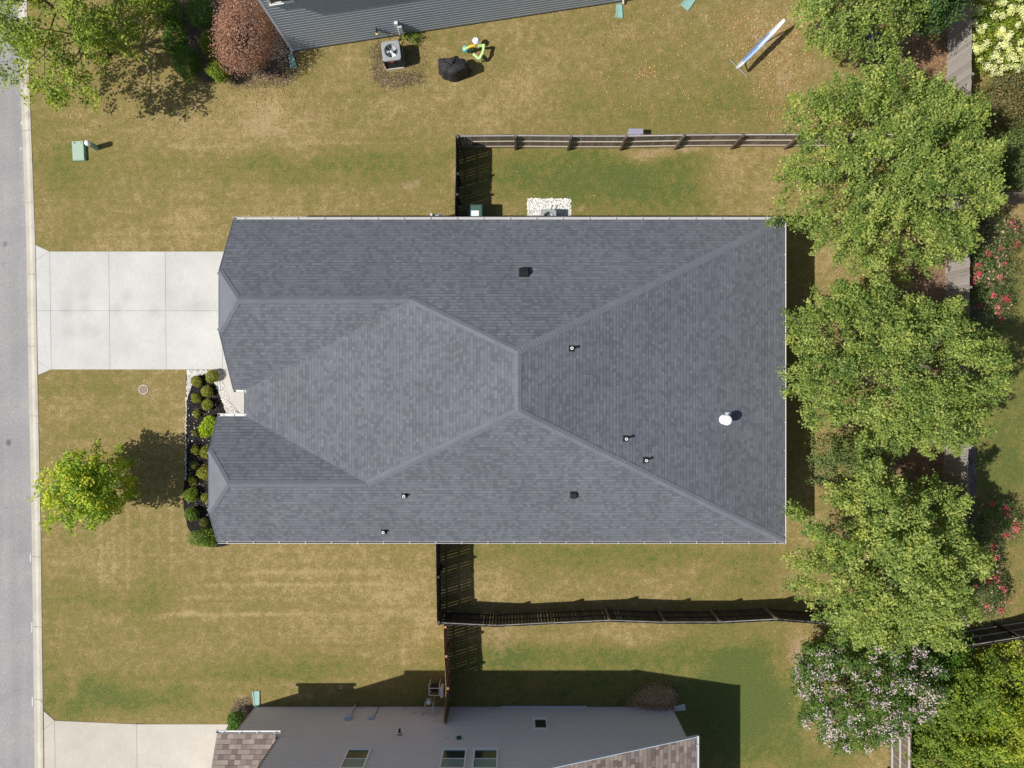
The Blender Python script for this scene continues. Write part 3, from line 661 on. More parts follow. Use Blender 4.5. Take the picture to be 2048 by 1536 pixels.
Z0 = 2.84
NY, SY, EX, WX = 7.22, -6.91, 11.94, -11.67
RX, RYN, RYS, RZ = .24, 1.28, -1.08, 5.96
pn = (RZ-Z0)/(NY-RYN); ps = (RZ-Z0)/(RYS-SY); pw = (RZ-Z0)/(RX-WX)
N1y = -.26                                                   # south eave of the north wing
N2y = -1.43                                                  # north eave of the south wing
G1 = (NY+N1y)/2; G1z = Z0+pn*(NY-G1); G2 = (SY+N2y)/2; G2z = Z0+ps*(G2-SY)
V1 = (WX+(G1z-Z0)/pw, G1, G1z); V2 = (WX+(G2z-Z0)/pw, G2, G2z)  # ridge meets the west slope
X1, X2 = -12.22, -12.92
c1z, c2z = 4.13, 3.60
E1, E2 = (-11.28, G1, G1z), (-11.9, G2, G2z)
c1n = (X1-.1, NY-(c1z-Z0)/pn, c1z); c1s = (X1-.1, N1y+(c1z-Z0)/pn, c1z)
c2n = (X2-.06, N2y-(c2z-Z0)/ps, c2z); c2s = (X2-.06, SY+(c2z-Z0)/ps, c2z)
A_nw = (X1, NY, Z0); A_ne = (EX, NY, Z0); A_se = (EX, SY, Z0); A_sw = (X2, SY, Z0)
B1 = (X1, N1y, Z0); B1i = (WX, N1y, Z0); B2i = (WX, N2y, Z0); B2 = (X2, N2y, Z0)
R1 = (RX, RYN, RZ); R2 = (RX, RYS, RZ)
H = thing('house', 'one storey house with a grey hipped shingle roof in the middle of the lot', 'house', (0, 0, 0))
mb = MB()
for f in ([A_nw, c1n, E1, V1, R1, A_ne], [A_ne, R1, R2, A_se], [A_se, R2, V2, E2, c2s, A_sw],
          [B1, B1i, V1, E1, c1s], [c1n, c1s, E1], [B1i, B2i, V2, R2, R1, V1], [B2i, B2, c2n, E2, V2], [c2n, c2s, E2]):
    a, b, c = Vector(f[0]), Vector(f[1]), Vector(f[2])
    f = [tuple(p) for p in f]
    nrm = Vector((0, 0, 0))
    for i in range(len(f)): nrm += Vector(f[i]).cross(Vector(f[(i+1) % len(f)]))
    if nrm.z < 0: f = f[::-1]
    mb.face(f, 1 if len(f) == 3 else 0)
roof = obj('roof', mb, [M['shingle'], M['cap']], H, uv=True)
per = [A_nw, A_ne, A_se, A_sw, B2, B2i, B1i, B1]
# fascia and soffit
fb = MB(); base_per = [(p[0], p[1]) for p in per]
for a, b in ((A_nw, A_ne), (A_ne, A_se), (A_se, A_sw), (B1, B1i), (B1i, B2i), (B2i, B2)):
    fb.face([a, (*a[:2], Z0-.2), (*b[:2], Z0-.2), b])
for poly, w in (([A_nw, c1n, c1s, B1], 1), ([B2, c2n, c2s, A_sw], 1)):
    for a, b in zip(poly[:-1], poly[1:]): fb.face([a, b, (b[0], b[1], b[2]-.18), (a[0], a[1], a[2]-.18)])
fb.prism(base_per, Z0-.24, Z0-.2)
obj('fascia', fb, M['white'], H)
wb = MB(); inset = .32
wp = [(X1+.35, NY-inset), (EX-inset, NY-inset), (EX-inset, SY+inset), (X2+.35, SY+inset), (X2+.35, N2y-inset), (WX+.9, N2y-inset), (WX+.9, N1y+inset), (X1+.35, N1y+inset)]
wb.prism(wp, -.05, Z0-.22)
wb.prism([(X1+.35, G1-3.2), (X1+.6, G1-3.2), (X1+.6, G1+3.2), (X1+.35, G1+3.2)], Z0-.22, Z0+.1)
wb.face([(X1+.345, G1-3.4, Z0-.2), (X1+.345, G1-1.2, 4.0), (X1+.345, G1+1.2, 4.0), (X1+.345, G1+3.4, Z0-.2)])
wb.face([(X2+.345, G2-2.4, Z0-.2), (X2+.345, G2-1.3, 3.4), (X2+.345, G2+1.3, 3.4), (X2+.345, G2+2.4, Z0-.2)])
obj('wall', wb, M['siding_main'], H)
gd = MB()
for i in range(4): gd.box(X1+.30, X1+.34, G1-2.4, G1+2.4, .03+i*.54, .56+i*.54)
obj('garage_door', gd, M['white'], H, bevel=.01)
dm = MB(); dm.box(WX+.86, WX+.895, -1.08, -.16, .05, 2.1); d = obj('front_door', dm, M['darktrim'], H)
dk = MB(); dk.lathe((WX+.84, -.98, 1.0), [(.0, -.03), (.03, -.02), (.03, .02), (0, .03)], 10); obj('door_knob', dk, M['steel'], d)
# ridge caps, one piece of folded shingle after another
def capline(mb, a, b, sa, sb, w=.15):
    a = Vector(a); b = Vector(b); d = (b-a); L = d.length; d.normalize()
    k = max(2, int(L/.145)); z = Vector((0, 0, 1))
    side = d.cross(z).normalized()
    for i in range(k):
        p = a+d*(L*i/k); q = a+d*(L*(i+1)/k); jw = w*random.uniform(.97, 1.03)
        up0 = Vector((0, 0, .012)); up1 = Vector((0, 0, .022))
        for s, sl in ((1, sa), (-1, sb)):
            e = (side*s*jw); dz = -sl*jw
            P0, P1 = p+up1, q+up0; Q0, Q1 = p+e+Vector((0, 0, dz))+up1, q+e+Vector((0, 0, dz))+up0
            mb.face([P0, P1, Q1, Q0] if s < 0 else [P0, Q0, Q1, P1])
            mb.face([Q0, Q1, Q1-up1, Q0-up1*1.1]); mb.face([P0, Q0, Q0-up1, P0-up1])
def slopes(a, b, planes):
    """drop per metre sideways on each side of an edge, from the two roof planes (gradients)"""
    d = (Vector(b)-Vector(a)); d.z = 0; d.normalize(); s = d.cross(Vector((0, 0, 1)))
    g0 = -(planes[0][0]*s.x+planes[0][1]*s.y); g1 = (planes[1][0]*s.x+planes[1][1]*s.y)
    return g0, g1
gN, gS, gE, gW = (0, -pn), (0, ps), (-(RZ-Z0)/(EX-RX), 0), (pw, 0)
def cliph(E, c): return ((E[2]-c[2])/(E[0]-c[0]), 0)
g1c = ((G1z-c1z)/(E1[0]-c1n[0]), 0); g2c = ((G2z-c2z)/(E2[0]-c2n[0]), 0)
cb = MB()
def cap(a, b, pa, pb):
    # which plane lies on the right-hand side (side vector)?
    d = (Vector(b)-Vector(a)); d.z = 0; d.normalize(); s = d.cross(Vector((0, 0, 1)))
    def drop(pl, sg): return -(pl[0]*s.x+pl[1]*s.y)*sg
    # planes fall away from the edge on their own side
    o1 = (drop(pa, 1), drop(pb, -1)); o2 = (drop(pb, 1), drop(pa, -1))
    o = o1 if min(o1) >= min(o2) else o2
    capline(cb, a, b, o[0], o[1])
cap(A_ne, R1, gN, gE); cap(A_se, R2, gS, gE); cap(R1, R2, gE, gW); cap(V1, R1, gN, gW); cap(V2, R2, gS, gW)
cap(E1, V1, gN, (0, pn)); cap(E2, V2, gS, (0, -ps))
cap(c1n, E1, gN, g1c); cap(c1s, E1, (0, pn), g1c); cap(c2n, E2, (0, -ps), g2c); cap(c2s, E2, gS, g2c)
obj('ridge_cap', cb, M['cap'], roof)
# drip edge along rakes
for poly in ([A_nw, c1n, c1s, B1], [B2, c2n, c2s, A_sw]):
    rk = MB()
    for a, b in zip(poly[:-1], poly[1:]):
        a, b = Vector(a), Vector(b); d = (b-a).normalized(); m = (a+b)/2+Vector((-.012, 0, -.004))
        rk.obox(m, ((b-a).length, .03, .03), d, (1, 0, 0) if abs(d.x) < .9 else (0, 1, 0))
    obj('drip_edge', rk, M['cap'], roof)
gz = Z0-.012
gutter('gutter', (X1+.02, NY), (EX, NY), (0, 1), gz, H, w=.115, inner='gutter')
gutter('gutter', (X2+.02, SY), (EX, SY), (0, -1), gz, H, spacing=1.18)
gutter('gutter', (EX, SY-.12), (EX, NY+.12), (1, 0), gz, H, w=.1, spacing=1.2)
gutter('gutter', (X1, N1y), (WX-.12, N1y), (0, -1), gz, H, w=.12, straps=False, inner='white')
gutter('gutter', (WX, N2y+.12), (WX, N1y-.12), (-1, 0), gz, H, w=.12, straps=False, inner='gutter')
gutter('gutter', (X2, N2y), (WX-.0, N2y), (0, 1), gz, H, w=.14, spacing=.6, inner='white')
for x, y in ((X1+.28, NY-.22), (EX-.2, SY+.22), (X2+.3, SY+.22)):
    m = MB(); m.box(x-.04, x+.04, y-.03, y+.03, .1, Z0-.12); obj('downspout', m, M['white'], H)
# roof penetrations: (px,py) on a slope
def onroof(px, py, which):
    z = 4.0
    for _ in range(30):
        x, y, _z = P(px, py, z)
        zz = {'N': Z0+pn*(NY-y), 'S': Z0+ps*(y-SY), 'E': Z0+(RZ-Z0)/(EX-RX)*(EX-x)}[which]
        z = zz
    x, y, _z = P(px, py, z); return Vector((x, y, z))
nrmv = {'N': Vector((0, pn, 1)).normalized(), 'S': Vector((0, -ps, 1)).normalized(), 'E': Vector(((RZ-Z0)/(EX-RX), 0, 1)).normalized()}
for px, py, w, col, h in ((1143, 697, 'E', 'white', .26), (1251, 877, 'E', 'white', .3), (1291, 920, 'E', 'white', .26), (809, 991, 'S', 'white', .22), (768, 1063, 'S', 'white', .22)):
    c = onroof(px, py, w); n = nrmv[w]; u = Vector((0, 1, 0)) if w == 'E' else Vector((1, 0, 0)); v = n.cross(u)
    b = MB(); b.obox(c+n*.012, (.25, .23, .012), u, v); b.lathe(c, [(.10, 0), (.08, .04), (.058, .12), (.05, h*.7)], 16)
    boot = obj('plumbing_vent', b, M['rubber'], H)
    q = MB(); r = .05; q.lathe(c, [(r*.9, .1), (r*.9, h), (r*.68, h), (r*.66, h-.2)], 16, cap=False)
    q.lathe(c, [(r*1.25, h-.03), (r*1.25, h-.005), (r*.7, h-.0), (r*.68, h-.06)], 16, cap=False)
    obj('pipe', q, M['white'], boot)
for px, py, w, sz in ((1048, 545, 'N', .40), (1147, 989, 'S', .28)):
    c = onroof(px, py, w); n = nrmv[w]; u = Vector((1, 0, 0)); v = n.cross(u) # uphill/downhill
    s = -1 if w == 'N' else 1
    b = MB(); b.obox(c+n*.012, (sz*1.1, sz*1.2, .012), u, v)
    h = .2 if w == 'N' else .14
    zz = [c+u*(a*sz/2)+v*(q*sz/2)+n*hh for a, q, hh in ((-1, -1, .02), (1, -1, .02), (1, 1, .02), (-1, 1, .02), (-.86, -.8, h), (.86, -.8, h), (.86, .8, h*.75), (-.86, .8, h*.75))]
    b.grid(zz, [(0, 1, 2, 3), (7, 6, 5, 4), (0, 4, 5, 1), (1, 5, 6, 2), (2, 6, 7, 3), (3, 7, 4, 0)])
    ev = obj('exhaust_vent', b, M['black'], H, bevel=.012)
    b = MB(); down = Vector((0, 1 if w == 'N' else 1, 0)); k = c+(Vector((0, -.55*sz, 0)) if w == 'N' else Vector((0, .5*sz, 0)))+n*(.03 if w == 'N' else .05)
    b.obox(k, (sz*.9, .03, .02), u, v); obj('flashing', b, M['guttergrey'], ev)
c = onroof(1447, 839, 'E'); n = nrmv['E']
b = MB(); b.lathe(c, [(.24, -.03), (.215, .0), (.20, .05), (.13, .10), (.09, .14), (.09, .42)], 24)
fl = obj('flue', b, M['white'], H, smooth=False)
b = MB(); b.lathe(c, [(.10, .40), (.215, .44), (.22, .52), (.17, .57), (0.02, .60)], 24); obj('flue_cap', b, M['white'], fl)
b = MB(); q = onroof(1456, 827, 'E'); b.obox(q+n*.03, (.1, .26, .05), (0, 1, 0), n.cross(Vector((0, 1, 0)))); obj('flashing', b, M['bluetrim'], fl)

# ------------------------------------------------------------------ fences
def setrnd(o, n_per, vals):
    pass
def fence(label, pts, board_side, mats, h=1.83, board_w=.14, gap=.010, rails=(.28, .98, 1.70), post_over=.0, toprail=None, name='fence', group=None, bays=None, jit=.006, postw=.10, missing=()):
    """pts: post positions (x,y); boards on the side given by the unit vector, rails and posts on the other"""
    bs = Vector((*board_side, 0)).normalized()
    t = thing(name, label, 'fence' if name == 'fence' else 'gate', (*pts[0], 0), group)
    mb_, mr, mp = (M[k] for k in mats)
    for i, p in enumerate(pts):
        b = MB(); hh = h+post_over+random.uniform(-.02, .02); b.obox((p[0]-bs.x*(.075), p[1]-bs.y*(.075), hh/2-.02), (postw, postw, hh+.04))
        o = obj('post', b, mp, t); o.data.attributes.new('rnd', 'FLOAT', 'FACE').data.foreach_set('value', [random.random()]*len(o.data.polygons))
    for a, c in zip(pts[:-1], pts[1:]):
        a = Vector((*a, 0)); c = Vector((*c, 0)); d = (c-a); L = d.length; d.normalize(); n = max(1, round(L/(board_w+gap))); w = L/n
        b = MB(); rn = []
        for k in range(n):
            g = gap*random.uniform(.4, 1.7) if random.random() > .12 else gap*3; z = h+random.uniform(-.02, .02)
            p = a+d*(w*(k+.5)); b.obox(p+bs*(.01+random.uniform(-.002, .002))+Vector((0, 0, z/2+.015)), (w-g, .018, z-.03), d, bs); rn += [random.random()]*6
        o = obj('board_panel', b, mb_, t); o.data.attributes.new('rnd', 'FLOAT', 'FACE').data.foreach_set('value', rn)
        for j, z in enumerate(rails):
            b = MB(); s = random.uniform(-.015, .015); b.obox((a+c)/2-bs*.019+Vector((0, 0, z+s)), (L-.004, .038, .085), d, bs)
            o = obj('rail', b, M[toprail] if (toprail and j == len(rails)-1) else mr, t); o.data.attributes.new('rnd', 'FLOAT', 'FACE').data.foreach_set('value', [random.random()]*6)
    return t
W = 1.83
def tp(px, py, z=W): return P(px, py, z)[:2]
nf = [tp(915, 270), tp(1031, 269), tp(1142, 270), tp(1253, 270), tp(1368, 268), tp(1487, 267), tp(1600, 267), tp(1712, 267), tp(1824, 267), (20.62, tp(1900, 267)[1])]
fence('weathered wooden fence with pale rails and posts running between the two lawns at the top', nf, (0, 1), ('wood', 'woodlight', 'woodpost'), rails=(.28, .98, 1.72), post_over=-.02, toprail='woodcap')
xw = tp(912, 300)[0]; y0 = nf[0][1]
fence('short dark wooden fence joining the upper fence to the house beside the green bin', [(xw, y0), (xw-.0, y0-1.75), (xw-.03, 8.6), (xw-.05, 7.02)], (-1, 0), ('wooddark', 'wooddark', 'wooddark'), gap=.007)
m = MB()
xw2 = tp(873, 1100)[0]; ys2 = tp(875, 1249)[1]
fence('dark wooden fence running down from the lower side of the house', [(xw2-.02, -6.7), (xw2, -8.75), (xw2+.04, ys2)], (-1, 0), ('wooddark', 'wooddark', 'wooddark'), gap=.007)
sf = [(xw2+.09, ys2+.02), tp(991, 1253.5), tp(1104, 1248), tp(1219, 1243), tp(1330, 1247), tp(1440, 1247), tp(1553, 1241), tp(1664, 1250), tp(1776, 1252), (18.0, -10.95), (20.62, -10.95)]
fence('long dark wavy wooden fence running along the lower side of the back yard', sf, (0, -1), ('wooddark', 'wooddark', 'woodpost'), gap=.007, toprail='woodcap')
nx_ = tp(888, 1252)[0]
fence('new tan wooden fence running between the dark fence and the pale grey house', [(nx_-.02, ys2-.12), (nx_+.02, ys2-1.45), (nx_+.1, ys2-2.9), (nx_+.0, -15.36)], (-1, 0), ('woodtan', 'woodtan', 'woodtan'), gap=.007, rails=(.3, 1.0, 1.6))
rf = [(20.86-.0*k, 18.9-k*2.42) for k in range(13)]; rf = [(20.86-.25*(18.9-y)/29.5, y) for x, y in rf]; rf[-1] = (20.6, -10.95)
fence('long silver grey board fence behind the big trees', rf, (-1, 0), ('woodgrey', 'woodgrey', 'woodgrey'), gap=.006, board_w=.145)
fence('dark fence with wide rails at the right edge running below the lower rose bushes', [(20.7, tp(1930, 1294)[1]), (23.1, tp(2048, 1277)[1]), (26.2, tp(2190, 1255)[1])], (0, -1), ('wooddark', 'woodgrey', 'wooddark'), gap=.004)
fence('short weathered fence at the right edge above the upper rose bushes', [(20.95, tp(2000, 384)[1]), (23.3, tp(2060, 386)[1]), (26, tp(2180, 388)[1])], (0, -1), ('wood', 'woodpost', 'woodpost'), gap=.006)
fence('brown fence with pale rails below the lilac flowering bush', [(18.07, -11.1), (18.07, -13.5), (18.07, -15.95), (18.07, -18.4), (18.07, -20.8)], (1, 0), ('wood', 'woodcap', 'woodpost'), gap=.012)

# ------------------------------------------------------------------ windows on a wall
def window(parent, o, ux, n, w, h, z, split=True, lower='blind'):
    """o: wall point at window's left end (x,y); ux along wall; n outward"""
    ux = Vector((*ux, 0)); n = Vector((*n, 0)); c = Vector((*o, 0))+ux*w/2
    t = .075; b = MB()
    for a, zz, ww, hh in ((0, z+t/2, w, t), (0, z+h-t/2, w, t), (-w/2+t/2, z+h/2, t, h-2*t), (w/2-t/2, z+h/2, t, h-2*t)):
        b.obox(c+ux*a+n*.045+Vector((0, 0, zz)), (ww, .07, hh), ux, n)
    if split: b.obox(c+n*.052+Vector((0, 0, z+h*.5)), (w-2*t, .035, .05), ux, n)
    b.obox(c+n*.06+Vector((0, 0, z-.02)), (w+.08, .1, .035), ux, n)
    wd = obj('window', b, M['white'], parent)
    g = MB(); g.obox(c+n*.04+Vector((0, 0, z+h*.5)), (w-2*t, .012, h-2*t), ux, n); obj('pane', g, M['glass'], wd)
    if split and lower:
        g = MB(); g.obox(c+n*.050+Vector((0, 0, z+h*.75-.02)), (w-2*t-.04, .006, h*.5-t-.03), ux, n); obj('blind', g, M[lower], wd)
    return wd
def lap_wall(mb, a, b, n, top0, top1, lap=.19, z0=.12, lip=.034):
    """clapboards: each tilted so its lower edge stands proud; top height runs from top0 (at a) to top1 (at b) """
    a = Vector((*a, 0)); b = Vector((*b, 0)); n = Vector((*n, 0)); L = (b-a).length; d = (b-a).normalized()
    z = z0
    while z < max(top0, top1):
        s0, s1 = 0.0, L
        if abs(top1-top0) > .01:
            sc = L*(z+lap-top0)/(top1-top0)
            if top1 > top0: s0 = max(0, min(L, sc))
            else: s1 = max(0, min(L, sc))
        if s1-s0 > .05:
            p = a+d*s0; q = a+d*s1; zl = Vector((0, 0, z)); zh = Vector((0, 0, z+lap))
            zm = Vector((0, 0, z+lap*.62)); g = lip*1.25
            mb.face([p+n*lip+zl, q+n*lip+zl, q+n*g+zm, p+n*g+zm])
            mb.face([p+n*g+zm, q+n*g+zm, q+n*.001+zh, p+n*.001+zh])
            mb.face([p+n*.0+zl, q+n*.0+zl, q+n*lip+zl, p+n*lip+zl])
        z += lap

# ------------------------------------------------------------------ lower neighbour house
S = thing('house', 'two storey house with pale grey siding and brown shingles at the lower edge', 'house', (-10, -20, 0))
WY = -15.43; ex, fx, sx = 7.6, -12.27, -10.2
b = MB(); b.box(fx, ex, -25, WY-.02, -.02, 3.0); b.box(sx, .5, -25, WY-.02, 3.0, 6.1)
b.grid([(.5, WY-.02, 3), (ex, WY-.02, 3), (ex, WY-.02, 3.3), (.5, WY-.02, 6.05), (.5, -25, 3), (ex, -25, 3), (ex, -25, 3.3), (.5, -25, 6.05)], [(0, 1, 2, 3), (4, 7, 6, 5), (3, 2, 6, 7)])
lap_wall(b, (sx, WY-.02), (.5, WY-.02), (0, 1), 6.1, 6.1); lap_wall(b, (fx, WY-.02), (sx, WY-.02), (0, 1), 2.95, 2.95); lap_wall(b, (.5, WY-.02), (ex, WY-.02), (0, 1), 6.1, 3.28)
for gx in (sx, .5):
    b.grid([(gx-.02, -15.6, 6.1), (gx-.02, -25.3, 6.1), (gx-.02, -20.5, 8.5), (gx+.02, -15.6, 6.1), (gx+.02, -25.3, 6.1), (gx+.02, -20.5, 8.5)], [(0, 1, 2), (5, 4, 3), (0, 3, 4, 1), (1, 4, 5, 2), (2, 5, 3, 0)])
obj('wall', b, M['siding_grey'], S)
# foundation trim, corner boards
b = MB(); b.box(fx-.02, fx+.09, WY-.02, WY+.012, .0, 2.95); b.box(fx-.04, fx-.0, WY-.5, WY+.012, 0, 2.95); obj('corner_trim', b, M['darktrim'], S)
b = MB(); b.box(sx-.04, sx+.09, WY-.02, WY+.014, 3.0, 6.1); obj('corner_trim', b, M['darktrim'], S)
b = MB(); b.box(ex-.03, ex+.03, WY-.3, WY+.02, .0, 3.25); obj('corner_trim', b, M['guttergrey'], S)
b = MB(); b.box(P(1002, 1415)[0], P(1174, 1415)[0], WY, WY+.05, .05, .2); obj('skirt_board', b, M['bluetrim'], S)
rs = (6.17-3.27)/(7.97-.5); yo = -15.3
b = MB(); b.face([(.5, yo, 6.17), (.5, -25.3, 6.17), (7.97, -25.3, 3.27), (7.97, yo, 3.27)])
rr = obj('roof', b, M['shingle_tan'], S, uv=True, label='brown shingle roof sloping to the right')
b = MB(); a_, c_ = Vector((.5, yo+.012, 6.10)), Vector((7.97, yo+.012, 3.20)); b.obox((a_+c_)/2, ((c_-a_).length, .03, .17), (c_-a_), (0, 1, 0)); obj('fascia', b, M['bluetrim'], S)
gutter('gutter', (7.97, -25.3), (7.97, yo+.05), (1, 0), 3.26, S, w=.13, spacing=1.2, inner='white')
b = MB(); eY, eZ = -15.24, 3.05
b.face([(-12.86, eY, eZ), (-12.86, -21, eZ+.5*5.76), (-10.27, -21, eZ+.5*5.76), (-10.27, eY, eZ)]); b.face([(-12.86, eY, eZ-.04), (-10.27, eY, eZ-.04), (-10.27, eY-.5, eZ-.04), (-12.86, eY-.5, eZ-.04)])
obj('roof', b, M['shingle_tan'], S, uv=True, label='small brown shingle roof over the front corner')
gutter('gutter', (-12.9, eY), (-10.1, eY), (0, 1), eZ-.01, S, w=.13, spacing=.75, inner='white')
b = MB(); b.face([(sx-.35, -15.32, 6.2), (.6, -15.32, 6.2), (.6, -20.5, 8.6), (sx-.35, -20.5, 8.6)]); b.face([(sx-.35, -25.6, 6.2), (sx-.35, -20.5, 8.6), (.6, -20.5, 8.6), (.6, -25.6, 6.2)])
obj('roof', b, M['shingle_tan'], S, uv=True, label='upper brown shingle roof')
b = MB(); b.box(sx-.3, .55, -25.5, -15.34, 6.12, 6.17); obj('soffit', b, M['white'], S)
for (x, w, z, h, sp) in ((-6.92, 1.0, 4.12, 1.5, 1), (-2.93, 1.05, 4.12, 1.5, 1), (-1.62, 1.05, 4.12, 1.5, 1), (.97, .64, 1.4, .95, 0)):
    window(S, (x, WY), (1, 0), (0, 1), w, h, z, bool(sp))
def wz(py): return CAMZ*(1-(768-py)/F*CAMZ/WY) if False else CAMZ-(-WY)*F/(py-768)
def wallbox(px, py, w, h, d, mat, name, dz=0):
    z = wz(py); x = P(px, py, z)[0]; b = MB(); b.obox((x, WY+d/2+.03, z+dz), (w, d, h)); return obj(name, b, M[mat], S, bevel=.01), x, z
m1, x, z = wallbox(697, 1438, .30, .34, .16, 'boxblue', 'meter_box')
b = MB(); b.tube([(x+.03, WY+.06, z-.17), (x+.03, WY+.06, .05)], .045); obj('conduit', b, M['guttergrey'], m1)
m1, x, z = wallbox(743, 1438, .22, .24, .12, 'boxblue', 'cable_box')
b = MB(); b.tube([(x+.05, WY+.04, z-.1), (x+.12, WY+.03, z-.5), (x+.1, WY+.03, .03)], .012); obj('conduit', b, M['black'], m1)
z = wz(1470); x = P(799, 1470, z)[0]
b = MB(); b.lathe((x, WY+.0, z), [(.11, .01), (.10, .04), (.055, .10), (.05, .26)], 16, axis=(0, 1, -.1)); vv = obj('wall_vent', b, M['black'], S)
b = MB(); b.lathe((x, WY, z), [(.088, .06), (.072, .10)], 16, axis=(0, 1, -.1), cap=False); obj('vent_ring', b, M['white'], vv)
wallbox(918, 1478, .2, .2, .07, 'teal', 'alarm_box')
wallbox(808, 1420, .06, .1, .06, 'guttergrey', 'outlet_cover'); wallbox(826, 1427, .13, .16, .06, 'guttergrey', 'outlet_cover')
wallbox(893, 1478, .16, .06, .03, 'guttergrey', 'cable_clip'); wallbox(1008, 1480, .16, .03, .03, 'guttergrey', 'cable_clip')
# gas meter on pipes
gm = thing('gas_meter', 'grey gas meter on pipes against the pale grey wall', 'gas meter', (-3.85, -15.1, 0))
x, y, z = P(858, 1403, .75); b = MB(); b.lathe((x, y, z-.12), [(.12, 0), (.15, .05), (.15, .2), (.11, .25)], 18); obj('meter_body', b, M['acgrey'], gm)
b = MB(); b.lathe((x, y, z+.12), [(.08, 0), (.08, .035), (.05, .04)], 16); obj('dial', b, M['paper'], gm)
b = MB(); b.tube([(x+.08, y, z), (x+.2, y-.05, z+.12), (x+.22, WY+.04, z+.12), (x+.22, WY+.04, z+.4)], .022); b.tube([(x-.1, y, z), (x-.17, y-.02, z+.05), (x-.17, WY+.05, z+.05), (x-.33, WY+.05, z+.05), (x-.33, WY+.05, z+.35)], .022)
b.tube([(x+.2, y-.05, z+.1), (x+.2, y-.05, -.02)], .022); obj('pipe', b, M['guttergrey'], gm)
# hose reel cart by the tan fence
x, y, z = P(870, 1378, .5)
hr = thing('hose_reel_cart', 'dark hose reel cart with pale side frames beside the tan fence', 'hose reel', (x, y, 0))
b = MB(); b.lathe((x-.22, y, .38), [(.12, 0), (.12, .44)], 16, axis=(1, 0, 0)); obj('drum', b, M['black'], hr)
for s in (-.26, .22):
    b = MB(); b.tube([(x+s, y-.28, .02), (x+s, y-.24, .62), (x+s, y+.24, .66), (x+s, y+.26, .02)], .024, 8); obj('side_frame', b, M['guttergrey'], hr)
b = MB()
for k in range(6): b.lathe((x-.17+k*.055, y, .38), [(.17, 0), (.2, .025), (.17, .05)], 14, axis=(1, 0, 0), cap=False)
obj('hose', b, M['acdark'], hr)
b = MB(); b.obox((x+.34, y-.1, .45), (.16, .5, .5)); obj('storage_box', b, M['guttergrey'], hr, bevel=.03)
b = MB(); b.tube([(x-.26, y-.24, .64), (x+.24, y-.24, .64)], .02); b.tube([(x-.26, y+.1, .66), (x+.24, y+.1, .66)], .02); obj('handle', b, M['guttergrey'], hr)

# ------------------------------------------------------------------ upper neighbour house
c0 = Vector((*P(588, 103)[:2], 0)); c1 = Vector((*P(1240, 4)[:2], 0)); u = (c1-c0).normalized(); nn = Vector((u.y, -u.x, 0)); bk = -nn
T = thing('house', 'slate blue sided house standing at an angle along the upper edge', 'house', tuple(c0))
c2 = c0+u*17.5
b = MB(); pl = [c0-nn*.02, c2-nn*.02, c2+bk*10, c0+bk*10]; b.prism([(p.x, p.y) for p in pl], -.02, 5.6)
lap_wall(b, tuple(c0.xy), tuple(c2.xy), tuple(nn.xy), 5.6, 5.6, lap=.2, lip=.03)
lap_wall(b, tuple((c0+bk*10).xy), tuple(c0.xy), tuple((-u).xy), 5.6, 5.6, lap=.2, lip=.03)
obj('wall', b, M['siding_blue'], T)
b = MB(); b.obox(c0+nn*.01-u*.03+Vector((0, 0, 2.8)), (.12, .05, 5.6), u, nn); b.obox(c0-u*.035+bk*.06+Vector((0, 0, 2.8)), (.03, .12, 5.6), u, nn); obj('corner_trim', b, M['bluetrim'], T)
b = MB(); b.tube([c0-u*.09-nn*.12+Vector((0, 0, 5.5)), c0-u*.09-nn*.12+Vector((0, 0, .22)), c0-u*.1+nn*.12+Vector((0, 0, .1))], .042, 6); obj('downspout', b, M['guttergrey'], T)
b = MB(); A = [c0-u*.4+nn*.4, c2+u*.4+nn*.4, c2+u*.4+bk*10.4, c0-u*.4+bk*10.4]; r1_ = (c0+c2)/2+bk*5-u*4+Vector((0, 0, 8.2)); r2_ = (c0+c2)/2+bk*5+u*4+Vector((0, 0, 8.2)); A = [a+Vector((0, 0, 5.65)) for a in A]
b.face([A[0], A[1], r2_, r1_]); b.face([A[1], A[2], r2_]); b.face([A[2], A[3], r1_, r2_]); b.face([A[3], A[0], r1_]); b.face([A[3], A[2], A[1], A[0]])
obj('roof', b, M['shingle_blue'], T, uv=True)
d2 = c0+u*(c1-c0).length
def wallT(px, py):  # point on the wall plane under a pixel
    dr = Vector(((px-1024)/F, (768-py)/F, -1)); o = Vector((0, 0, CAMZ)); k = (c0-o).dot(nn)/dr.dot(nn); return o+dr*k
q = wallT(540, 6); window(T, (q.x, q.y), tuple(u.xy), tuple(nn.xy), 1.0, 1.4, q.z, True, None)
q = wallT(792, 44)
b = MB(); b.obox(q+nn*.07, (.15, .14, .22), u, nn); k1 = obj('disconnect_box', b, M['paper'], T, bevel=.01)
b = MB(); b.tube([q+nn*.05, Vector((q.x, q.y, .9))+nn*.05, Vector((q.x+.02, q.y, .4))+nn*.18], .025); b.obox(Vector((q.x+.12, q.y, .8))+nn*.10, (.18, .16, .6), u, nn); obj('conduit', b, M['guttergrey'], k1)
q = wallT(752, 55); q2 = wallT(776, 62)
b = MB(); b.tube([q+nn*.02, q+nn*.3+Vector((0, 0, .03))], .035); b.tube([q+nn*.1, q2+nn*.12, q2+nn*.3, q2+nn*.3-Vector((0, 0, .2))], .02); sp_ = obj('spigot', b, M['black'], T)
b = MB(); b.lathe(q+nn*.3, [(.05, -.03), (.06, .03), (.02, .05)], 12); obj('spigot_handle', b, M['yellow'], sp_)
